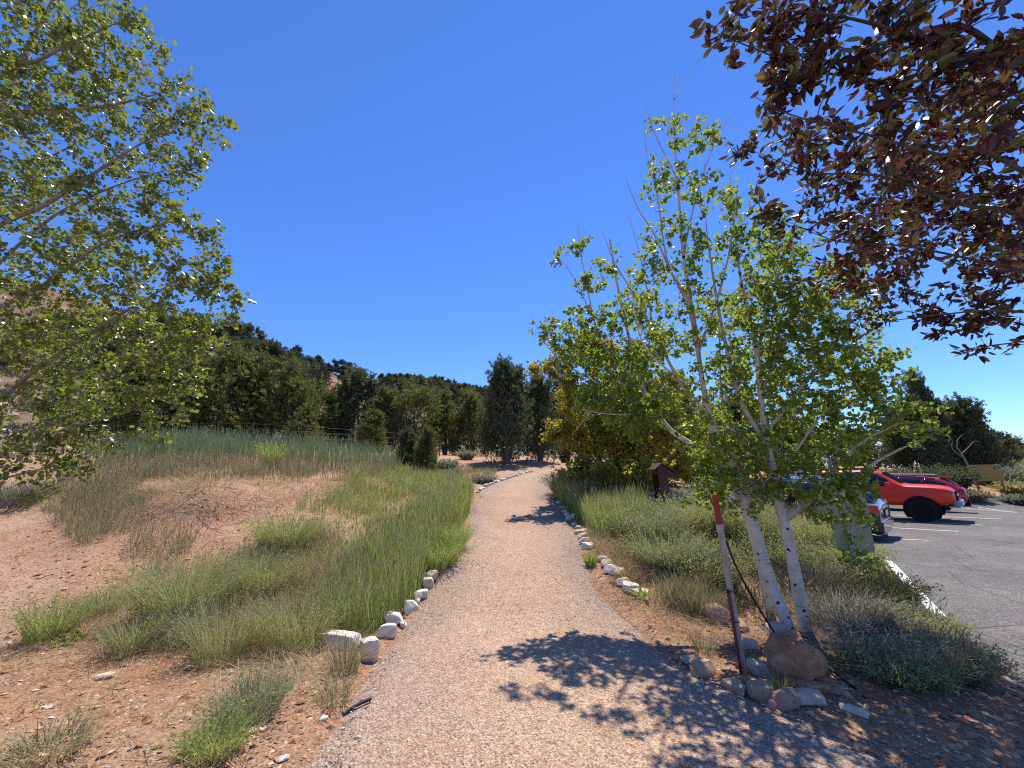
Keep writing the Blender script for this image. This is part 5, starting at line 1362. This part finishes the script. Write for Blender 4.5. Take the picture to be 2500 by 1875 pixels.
def car(name, label, tail, out_is_front, st, paint, wheels, wr, glass_x, rear_glass, wind, extras, ctype):
    """tail: ground point under the bumper that faces the aisle; st: stations (x, zb, zs, zr, wb, wr) from rear to front"""
    L0, L1 = st[0][0], st[-1][0]
    f2 = CA if out_is_front else -CA
    c2 = np.array(tail[:2]) - f2 * (L1 if out_is_front else L0)
    pts = [c2 + f2 * sx + np.array([-f2[1], f2[0]]) * sy for sx in (-1.4, 1.4) for sy in (-.8, .8)]
    pz = [float(lot_z(*p)[0]) for p in pts]
    fz = ((pz[2] + pz[3]) - (pz[0] + pz[1])) / 2 / 2.8; lz = ((pz[1] + pz[3]) - (pz[0] + pz[2])) / 2 / 1.6
    fw = Vector((f2[0], f2[1], fz)).normalized(); lf = Vector((-f2[1], f2[0], lz)); lf = (lf - lf.dot(fw) * fw).normalized(); up = fw.cross(lf)
    root = empty(name)
    root.matrix_world = Matrix(((fw.x, lf.x, up.x, c2[0]), (fw.y, lf.y, up.y, c2[1]), (fw.z, lf.z, up.z, sum(pz) / 4), (0, 0, 0, 1)))
    tag(root, label, ctype)
    S_ = np.array(st, float)
    def at_x(x): return [np.interp(x, S_[:, 0], S_[:, k]) for k in range(1, 6)]
    def ring(s):
        x, zb, zs, zr, wb, w_ = s
        half = [(0, zb), (.72 * wb, zb), (.95 * wb, zb + .05), (wb, zb + .4 * (zs - zb)), (1.0 * wb, zb + .74 * (zs - zb)), (.965 * wb, zs)]
        half += [((.965 * wb + w_) / 2 + .015, (zs + zr - .05) / 2), (w_, zr - .05), (w_ * .82, zr - .008), (0, zr)]
        return [(x, y, z) for y, z in half] + [(x, -y, z) for y, z in half[-2:0:-1]]
    mb = MB(); rings = [ring(s) for s in st]; m = len(rings[0])
    vs = [p for r in rings for p in r]; fs = []
    for i in range(len(rings) - 1):
        for k in range(m): fs.append((i * m + k, i * m + (k + 1) % m, (i + 1) * m + (k + 1) % m, (i + 1) * m + k))
    fs.append(tuple(range(m))); fs.append(tuple((len(rings) - 1) * m + k for k in range(m - 1, -1, -1)))
    mb.add(vs, fs)
    body = mb.obj('body', MAT[paint], root, True)
    sd = body.modifiers.new('round', 'SUBSURF'); sd.levels = 1; sd.render_levels = 2
    # side windows: polygons in (x, fraction of the greenhouse height)
    for sgn in (1, -1):
        for (xa, xb, lo, hia, hib) in glass_x:
            w_ = MB(); vs, fs = [], []; n = 7
            for i in range(n):
                x = xa + (xb - xa) * i / (n - 1); zb, zs, zr, wb, wr_ = at_x(x); hi = hia + (hib - hia) * i / (n - 1)
                for f in (lo, hi):
                    y = (.965 * wb * (1 - f) + wr_ * f) + .03 * math.sin(math.pi * f) + .004; z = zs + (zr - .05 - zs) * f
                    vs += [(x, sgn * y, z), (x, sgn * (y - .03), z)]
            for i in range(n - 1):
                a = i * 4; b = a + 4
                fs += [(a, b, b + 2, a + 2), (a + 1, a + 3, b + 3, b + 1), (a, a + 1, b + 1, b), (a + 2, b + 2, b + 3, a + 3)]
            fs += [(0, 2, 3, 1), ((n - 1) * 4, (n - 1) * 4 + 1, (n - 1) * 4 + 3, (n - 1) * 4 + 2)]
            w_.add(vs, fs).obj('side_window', MAT['glass'], root, True)
    def pane(nm, xa, xb, fa, fb, mt):
        za, wa = at_x(xa)[2], at_x(xa)[4]; zb_, wb_ = at_x(xb)[2], at_x(xb)[4]
        n = Vector((-(zb_ - za), 0, xb - xa)).normalized() * .012
        if n.z < 0: n = -n
        q = [Vector((xa, -wa * fa, za - .01)), Vector((xa, wa * fa, za - .01)), Vector((xb, wb_ * fb, zb_ - .015)), Vector((xb, -wb_ * fb, zb_ - .015))]
        MB().prism([p + n for p in q], n * 1.0).obj(nm, MAT[mt], root)
    pane('windshield', *wind, 'windshield'); pane('rear_window', *rear_glass, 'glass')
    zb, zs, zr, wb, w_ = at_x(0)
    for wx in wheels:
        wbx = at_x(wx)[3]
        for sgn in (1, -1):
            k = MB(); n = 26
            arc = [(wx + (wr + .09) * math.cos(t), sgn * (wbx - .10), wr + (wr + .09) * math.sin(t)) for t in np.linspace(-.55, math.pi + .55, n)]
            k.prism(arc, (0, sgn * .112, 0)).obj('wheel_well_shade', MAT['black_plastic'], root)  # solid black disc paints the shade of the hollow wheel well
            wh = empty('wheel'); wh.parent = root; wh.location = (wx, sgn * (wbx - .09), wr)
            def lathe(prof, nm, mt):
                l = MB(); seg = 32; vs = [(r * math.cos(2 * math.pi * i / seg), sgn * y, r * math.sin(2 * math.pi * i / seg)) for r, y in prof for i in range(seg)]
                fs = [(j * seg + i, j * seg + (i + 1) % seg, (j + 1) * seg + (i + 1) % seg, (j + 1) * seg + i) for j in range(len(prof) - 1) for i in range(seg)]
                l.add(vs, fs).obj(nm, MAT[mt], wh, True)
            lathe([(wr * .62, -.11), (wr * .95, -.11), (wr, -.08), (wr, .09), (wr * .95, .115), (wr * .64, .12), (wr * .62, .05)], 'tyre', 'rubber')
            r = MB()
            for i in range(6):
                an = i * math.pi / 3; r.box((wr * .33 * math.cos(an), sgn * .085, wr * .33 * math.sin(an)), (wr * .56, .03, wr * .17), rot=Matrix.Rotation(-an, 3, 'Y'))
            r.tube([(0, sgn * .04, 0), (0, sgn * .11, 0)], wr * .16, 14)
            r.tube([(0, sgn * .02, 0), (0, sgn * .055, 0)], wr * .61, 28)
            r.obj('rim', MAT['black_plastic'], wh, False)
    for nm, mt, build in extras:
        e = MB(); build(e); e.obj(nm, MAT[mt], root, bevel=.012)
    return root

def bx(*a, **k): return lambda e: e.box(*a, **k)
def both(c, s, **k):
    return [(lambda e, g=g: e.box((c[0], g * c[1], c[2]), s, **k)) for g in (1, -1)]

# black SUV, tail to the aisle
suv = [(-2.40, .42, .90, .94, .84, .76), (-2.39, .32, 1.02, 1.08, .90, .80), (-2.32, .29, 1.06, 1.16, .93, .78), (-1.98, .28, 1.07, 1.55, .94, .70), (-1.80, .28, 1.07, 1.66, .94, .69), (-1.6, .27, 1.06, 1.69, .95, .69), (-1.0, .26, 1.05, 1.72, .95, .70), (.1, .25, 1.02, 1.73, .95, .70),
       (.55, .25, 1.01, 1.66, .95, .67), (1.25, .26, 1.0, 1.10, .95, .80), (1.9, .28, .94, .98, .92, .76), (2.3, .32, .82, .86, .84, .66), (2.38, .40, .72, .76, .7, .5)]
tl = both((-2.22, .815, .99), (.32, .22, .19)); lc = both((-2.20, .81, 1.105), (.30, .20, .05))
car('parked_suv', 'black SUV parked nose-in, nearest of the three vehicles, chrome strip over its plate', G(2172, 1318), False, suv, 'black_paint', (-1.42, 1.38), .36,
    [(-1.85, -1.10, .12, .70, .90), (-1.02, -.12, .10, .90, .92), (-.04, .78, .10, .92, .72)], (-2.28, -1.82, .84, .86), (1.12, .60, .86, .88),
    [('taillight', 'tail_red', tl[0]), ('taillight', 'tail_red', tl[1]), ('taillight_lens', 'lamp_clear', lc[0]), ('taillight_lens', 'lamp_clear', lc[1]),
     ('rear_bumper', 'black_paint', bx((-2.33, 0, .52), (.22, 1.76, .26))), ('bumper_skirt', 'silver', bx((-2.34, 0, .35), (.16, 1.2, .08))), ('plate_trim', 'chrome', bx((-2.405, 0, 1.00), (.05, .78, .06))),
     ('license_plate', 'plate_white', bx((-2.42, 0, .84), (.03, .31, .16))), ('tailgate_recess', 'black_plastic', bx((-2.385, 0, .84), (.05, .62, .24))), ('roof_rail', 'chrome', bx((-.55, .60, 1.755), (1.9, .045, .045))), ('roof_rail', 'chrome', bx((-.55, -.60, 1.755), (1.9, .045, .045))),
     ('spoiler', 'black_paint', bx((-1.86, 0, 1.665), (.34, 1.24, .05))), ('wiper', 'black_plastic', lambda e: e.tube([(-2.30, .02, 1.14), (-2.20, -.38, 1.22)], .012, 6)), ('mirror', 'black_paint', bx((.72, 1.06, 1.10), (.12, .22, .15))), ('mirror', 'black_paint', bx((.72, -1.06, 1.10), (.12, .22, .15))),
     ('exhaust_pipe', 'chrome', lambda e: e.tube([(-2.46, .55, .30), (-2.2, .55, .30)], .04, 10)), ('headlight', 'lamp_clear', bx((2.2, .66, .80), (.3, .3, .12))), ('headlight', 'lamp_clear', bx((2.2, -.66, .80), (.3, .3, .12)))], 'car')

# red lifted off-roader, nose to the aisle
off = [(-2.34, .70, 1.22, 1.28, .86, .82), (-2.33, .62, 1.26, 1.66, .92, .74), (-2.24, .60, 1.28, 1.88, .94, .72), (-2.05, .60, 1.28, 1.93, .95, .72), (-1.2, .58, 1.27, 1.96, .95, .73), (-.1, .56, 1.26, 1.96, .95, .73), (.30, .56, 1.26, 1.93, .95, .72), (.42, .56, 1.26, 1.86, .95, .72),
       (.98, .56, 1.26, 1.40, .95, .84), (1.06, .56, 1.26, 1.37, .96, .86), (1.5, .58, 1.25, 1.36, .97, .86), (1.95, .60, 1.22, 1.33, .96, .84), (2.2, .64, 1.17, 1.27, .94, .80), (2.30, .70, 1.10, 1.18, .88, .76), (2.33, .74, 1.02, 1.06, .84, .74)]
hl = both((2.12, .74, 1.05), (.34, .22, .16)); fg = both((2.20, .80, .84), (.16, .12, .20))
car('parked_off_roader', 'bright red lifted off-roader parked nose-out in the middle, black roof rack', G(2352, 1277), True, off, 'red_paint', (-1.42, 1.40), .43,
    [(-2.0, -1.25, .12, .86, .92), (-1.15, -.22, .08, .92, .94), (-.14, .60, .08, .94, .74)], (-2.31, -2.16, .84, .86), (.97, .44, .88, .92),
    [('headlight', 'lamp_clear', hl[0]), ('headlight', 'lamp_clear', hl[1]), ('headlight_housing', 'black_plastic', both((2.10, .745, 1.04), (.40, .20, .21))[0]), ('headlight_housing', 'black_plastic', both((2.10, .745, 1.04), (.40, .20, .21))[1]),
     ('fog_light', 'black_plastic', fg[0]), ('fog_light', 'black_plastic', fg[1]), ('grille', 'black_plastic', bx((2.31, 0, .93), (.10, 1.02, .34))), ('grille_bar', 'silver', bx((2.37, 0, .98), (.04, .8, .07))), ('license_plate', 'plate_white', bx((2.40, 0, .80), (.03, .31, .16))),
     ('front_bumper', 'silver', bx((2.36, 0, .70), (.24, 1.5, .18), taper=.9)), ('skid_plate', 'silver', bx((2.25, 0, .56), (.30, 1.2, .06))), ('hood_scoop', 'red_paint', bx((1.30, 0, 1.315), (.5, .5, .06), taper=.85)),
     ('mirror', 'red_paint', bx((.60, 1.08, 1.36), (.14, .24, .20), taper=.85)), ('mirror', 'red_paint', bx((.60, -1.08, 1.36), (.14, .24, .20), taper=.85)), ('antenna', 'black_plastic', lambda e: e.tube([(1.0, .78, 1.28), (.9, .80, 1.75)], .006, 5)),
     ('roof_rack', 'black_plastic', lambda e: [e.box((-.75, s * .58, 1.99), (1.8, .05, .07)) for s in (1, -1)] + [e.box((-.75 + .36 * i, 0, 2.0), (.06, 1.16, .05)) for i in range(-2, 3)] + [e.box((.20, 0, 2.02), (.12, 1.16, .12))]),
     ('taillight', 'tail_red', both((-2.29, .82, 1.32), (.10, .16, .34))[0]), ('taillight', 'tail_red', both((-2.29, .82, 1.32), (.10, .16, .34))[1])], 'off-roader')

# dark red crossover, tail to the aisle
xov = [(-2.34, .42, .92, .98, .82, .74), (-2.33, .32, 1.02, 1.08, .89, .78), (-2.26, .30, 1.05, 1.15, .91, .76), (-1.92, .28, 1.06, 1.48, .93, .68), (-1.62, .27, 1.06, 1.60, .93, .64), (-.9, .25, 1.03, 1.66, .94, .67), (.1, .24, 1.0, 1.68, .94, .67),
       (.5, .24, .99, 1.62, .94, .65), (1.25, .25, .98, 1.08, .94, .78), (1.9, .28, .92, .96, .91, .74), (2.25, .32, .80, .84, .82, .64), (2.33, .40, .70, .74, .68, .48)]
xl = both((-2.14, .80, 1.00), (.34, .22, .16))
car('parked_crossover', 'dark red crossover with sky sheen painted silver on its roof, parked nose-in beyond the bright red one', G(2372, 1254), False, xov, 'dark_red_paint', (-1.36, 1.36), .35,
    [(-1.75, -1.05, .16, .62, .88), (-.97, -.10, .12, .88, .90), (-.02, .74, .12, .90, .70)], (-2.24, -1.74, .82, .86), (1.10, .56, .86, .88),
    [('taillight', 'tail_red', xl[0]), ('taillight', 'tail_red', xl[1]), ('rear_bumper', 'black_plastic', bx((-2.28, 0, .48), (.22, 1.74, .28))), ('spoiler', 'dark_red_paint', bx((-1.80, 0, 1.60), (.40, 1.22, .05))), ('license_plate', 'plate_white', bx((-2.36, 0, .80), (.03, .31, .16))),
     ('roof_sky_sheen', 'silver', bx((-.55, 0, 1.685), (1.9, 1.06, .03))), ('roof_rail', 'silver', bx((-.5, .60, 1.70), (1.8, .04, .05))), ('roof_rail', 'silver', bx((-.5, -.60, 1.70), (1.8, .04, .05))), ('wiper', 'black_plastic', lambda e: e.tube([(-2.24, .0, 1.14), (-2.14, -.34, 1.20)], .012, 6)),  # silver sheet on the red roof paints in the sky's reflection
     ('mirror', 'dark_red_paint', bx((.68, 1.04, 1.08), (.12, .22, .15))), ('mirror', 'dark_red_paint', bx((.68, -1.04, 1.08), (.12, .22, .15))), ('headlight', 'lamp_clear', both((2.14, .66, .78), (.3, .3, .12))[0]), ('headlight', 'lamp_clear', both((2.14, .66, .78), (.3, .3, .12))[1])], 'crossover')

# --- brown steel trail register box ---------------------------------------------
p = at(1622, 8.2); p[2] += .05
d_ = (p - CAM) @ FWD
r = empty('register_post', p); r.rotation_euler = (0, 0, -1.28); r.scale = (.62, .66, 1)
hk = top_h(p, 1136)
tag(r, 'dark brown steel post with a slanted box top, standing behind the right grass', 'post')
k = MB()
k.box((-.16, 0, hk * .42), (.02, .34, hk * .84)); k.box((.16, 0, hk * .42), (.02, .34, hk * .84)); k.box((0, .16, hk * .42), (.30, .02, hk * .84))
k.obj('post_body', MAT['brown_steel'], r, bevel=.004)
k = MB(); sl_ = [(-.18, -.16, hk * .86), (-.18, .17, hk * .80), (-.18, .17, hk * .98), (-.18, -.16, hk * .93)]
k.prism([(-.17, -.18, hk * .80), (-.17, .52, hk * .72), (-.17, .52, hk * .80), (-.17, -.02, hk * .97), (-.17, -.18, hk * .90)], (.34, 0, 0))
k.obj('box', MAT['brown_steel'], r, bevel=.004)
k = MB(); k.prism([(-.20, -.30, hk * .875), (-.20, -.02, hk * .985), (-.20, .60, hk * .79), (-.20, .60, hk * .815), (-.20, -.02, hk * 1.01), (-.20, -.30, hk * .90)], (.40, 0, 0))
k.obj('lid', MAT['brown_steel'], r, bevel=.004)

# --- wooden stake with a red top, steel stake wired to it, and a black guy hose ----
b_ = G(1815, 1640); db = (b_ - CAM) @ FWD
top = P(1745, 1207, db + .06); mid = b_ + (top - b_) * .80
r = empty('trail_stake', b_); tag(r, 'weathered grey wooden stake with a peeling red top beside the bed', 'stake')
def sq(pts, half): return [tuple(np.array(q) - b_) for q in pts]
k = MB(); k.tube(sq([b_ - (top - b_) * .08, b_ + (top - b_) * .3, mid], 0), [.030, .029, .028], 6); k.obj('stake', MAT['stake_wood'], r)
k = MB(); k.tube(sq([mid + (top - b_) * .03, top - (top - b_) * .01, top], 0), [.029, .027, .018], 6); k.obj('red_top', MAT['peeling_red'], r)
k = MB(); k.tube(sq([mid, mid + (top - b_) * .032], 0), [.033, .033], 8); k.obj('white_band', MAT['white_band'], r)
b2_ = b_ + np.array([-.035, -.03, 0]); t2 = b2_ + (top - b_) * .46
r2 = empty('steel_stake', b2_); tag(r2, 'short dark red steel stake wired to the wooden one', 'stake')
k = MB(); k.tube([tuple(q - b2_) for q in (b2_ - np.array([0, 0, .1]), t2)], [.014, .014], 4); k.obj('shaft', MAT['rust_red_steel'], r2)
k = MB()
for f_ in (.28, .45):
    c_ = b_ + (top - b_) * f_ - b2_ - np.array([.012, .01, 0])
    k.tube([tuple(c_ + np.array([.045 * math.cos(a), .045 * math.sin(a), .004 * math.sin(3 * a)])) for a in np.linspace(0, 6.28, 14)], .003, 4, cap=False)
k.obj('wire_tie', MAT['black_hose'], r2)
hp_ = [P(1772, 1318, db + .1), P(1800, 1390, db + .2), P(1850, 1480, db + .35), P(1893, 1548, db + .5)]
o = link('black_hose', MB().tube(*smooth_line(hp_, [.010] * 4), n=6).mesh('black_hose', MAT['black_hose'], True)); tag(o, 'black hose running from the wooden stake down to the aspen foot', 'hose')
g0 = [G(1975, 1590), G(2040, 1650), G(2090, 1690)]
o = link('black_hose', MB().tube(*smooth_line([q + np.array([0, 0, .02]) for q in g0], [.011] * 3), n=6).mesh('black_hose', MAT['black_hose'], True)); tag(o, 'black irrigation hose lying on the ground right of the boulder', 'hose')
g0 = [G(838, 1752), G(858, 1740), G(880, 1733), G(905, 1727)]
o = link('black_pipe', MB().tube(*smooth_line([g0[0] - np.array([0, 0, .01]), g0[1] + np.array([0, 0, .02]), g0[2] + np.array([0, 0, .035]), g0[3] + np.array([0, 0, .045])], [.013] * 4), n=8).mesh('black_pipe', MAT['black_hose'], True)); tag(o, 'end of a black pipe sticking out of the soil at the path edge', 'pipe')

# --- metal road sign seen from behind ---------------------------------------------
p = G(2100, 1448); ds_ = (p - CAM) @ FWD
r = empty('road_sign', p); r.rotation_euler = (0, 0, math.radians(-28))
tag(r, 'grey sheet-metal road sign seen from behind on a punched steel post', 'sign')
hs_ = top_h(p, 1168)
k = MB(); k.box((0, -.0, hs_ * .5 - .1), (.045, .045, hs_ + .2)); k.obj('post', MAT['galv'], r)
k = MB()
for i in range(26): k.box((-.010, -.0235, .25 + i * .052), (.012, .004, .014))
k.obj('post_holes', MAT['hole'], r)
def rounded(w_, h_, cz, y, cx=0, rad=.05):
    pts = []
    for sx, sz, a0 in ((1, -1, -90), (1, 1, 0), (-1, 1, 90), (-1, -1, 180)):
        for a in range(0, 91, 15):
            t = math.radians(a0 + a); pts.append((cx + sx * (w_ / 2 - rad) + rad * math.cos(t), y, cz + sz * (h_ / 2 - rad) + rad * math.sin(t)))
    return pts
MB().prism(rounded(.62, .60, hs_ - .31, .026), (0, .004, 0)).obj('upper_panel', MAT['sign_back'], r)
MB().prism(rounded(.46, .46, hs_ - .86, .026, .06), (0, .004, 0)).obj('lower_panel', MAT['sign_back'], r)

# --- wooden trail sign beyond the lot ----------------------------------------------
p = at(2423, 24.0); d_ = (p - CAM) @ FWD
hw = top_h(p, 1136)
r = empty('wooden_sign', p); r.rotation_euler = (0, 0, math.radians(-42))
tag(r, 'brown routed wooden trail sign on two legs beyond the parking lot', 'sign')
wd_ = 1.28; bh = hw * .50
for i in range(4):
    k = MB(); k.box((0, -.06 - .002 * (i % 2), hw - bh + bh * (i + .5) / 4), (wd_, .045, bh / 4 - .008)); k.obj('plank', MAT['wood_board'], r, bevel=.006)
for s_ in (-1, 1):
    k = MB(); k.tube([(s_ * wd_ * .40 + .06, .10, -.2), (s_ * wd_ * .40, .01, hw * .97)], [.075, .075], 4); k.obj('leg', MAT['wood_leg'], r)
k = MB(); k.prism([(wd_ * .26, -.086, hw - bh * .30), (wd_ * .42, -.086, hw - bh * .30), (wd_ * .47, -.086, hw - bh * .18), (wd_ * .36, -.086, hw - bh * .10), (wd_ * .27, -.086, hw - bh * .16)], (0, -.006, 0)); em = k.obj('emblem', MAT['emblem_dark'], r)
k = MB(); k.prism([(wd_ * .29, -.094, hw - bh * .19), (wd_ * .36, -.094, hw - bh * .135), (wd_ * .45, -.094, hw - bh * .23), (wd_ * .36, -.094, hw - bh * .175)], (0, -.004, 0)); k.prism([(wd_ * .29, -.094, hw - bh * .27), (wd_ * .43, -.094, hw - bh * .27), (wd_ * .43, -.094, hw - bh * .25), (wd_ * .29, -.094, hw - bh * .25)], (0, -.004, 0))
k.obj('emblem_mark', MAT['sign_white'], em)

# --- wire fence along the bank top ---------------------------------------------------
fp = [(-60, 17), (150, 18), (330, 18.5), (525, 19), (612, 19.5), (746, 20), (855, 21.5), (960, 22.5), (1073, 24), (1125, 23)]
FPT = [at(u, d) for u, d in fp]
r = empty('wire_fence', FPT[0]); tag(r, 'thin wire fence on dark metal posts along the top of the left bank', 'fence')
o0 = FPT[0]
for i, q in enumerate(FPT):
    k = MB(); k.box(tuple(q - o0 + np.array([0, 0, .65])), (.05, .05, 1.5)); k.box(tuple(q - o0 + np.array([.0, .03, .65])), (.014, .05, 1.5)); k.obj('fence_post', MAT['fence_post'], r)
for hz in (.45, .75, 1.02, 1.3):
    ln = []
    for a, b in zip(FPT[:-2], FPT[1:-1]):
        for t in (0, .5): ln.append(a + (b - a) * t - o0 + np.array([0, -.03, hz - .02 * (t > 0)]))
    k = MB(); k.tube(ln, .0022, 4, cap=False); k.obj('fence_wire', MAT['wire'], r)
# small red and white notice hanging on the fence
q = P(676, 1064, 19.4)
r = empty('fence_sign', q); tag(r, 'small red-topped white notice hanging on the wire fence', 'sign'); r.rotation_euler = (0, 0, .15)
MB().prism([(-.18, 0, -.20), (.18, 0, -.20), (.18, 0, .06), (.08, 0, .17), (-.08, 0, .17), (-.18, 0, .06)], (0, .012, 0)).obj('board', MAT['sign_white'], r)
k = MB(); k.prism([(-.165, -.004, .0), (.165, -.004, .0), (.165, -.004, .055), (.075, -.004, .155), (-.075, -.004, .155), (-.165, -.004, .055)], (0, .003, 0)); k.obj('red_field', MAT['sign_red'], r)
k = MB(); k.prism([(.05 * math.cos(a), -.008, .105 + .028 * math.sin(a)) for a in np.linspace(0, 6.28, 14)[:-1]], (0, .003, 0)); k.box((0, -.007, .03), (.26, .003, .026)); k.obj('white_marks', MAT['sign_white'], r)
k = MB()
for i in range(4): k.box((0, -.004, -.04 - i * .036), (.26 - .05 * (i % 2), .003, .012))
k.obj('text_lines', MAT['sign_ink'], r)

# pale notice panel on a dark post behind the cars
p = at(1972, 21); r = empty('notice_panel', p); tag(r, 'pale lilac notice panel beside a dark post, behind the cars', 'sign')
hn = top_h(p, 1145); r.rotation_euler = (0, 0, -.5)
MB().box((.22, 0, hn * .5), (.22, .16, hn + .5)).obj('post', MAT['dark_bark'], r)
MB().prism(rounded(.38, .52, hn - .26, -.09, -.12, .04), (0, .01, 0)).obj('panel', MAT['lilac_panel'], r)
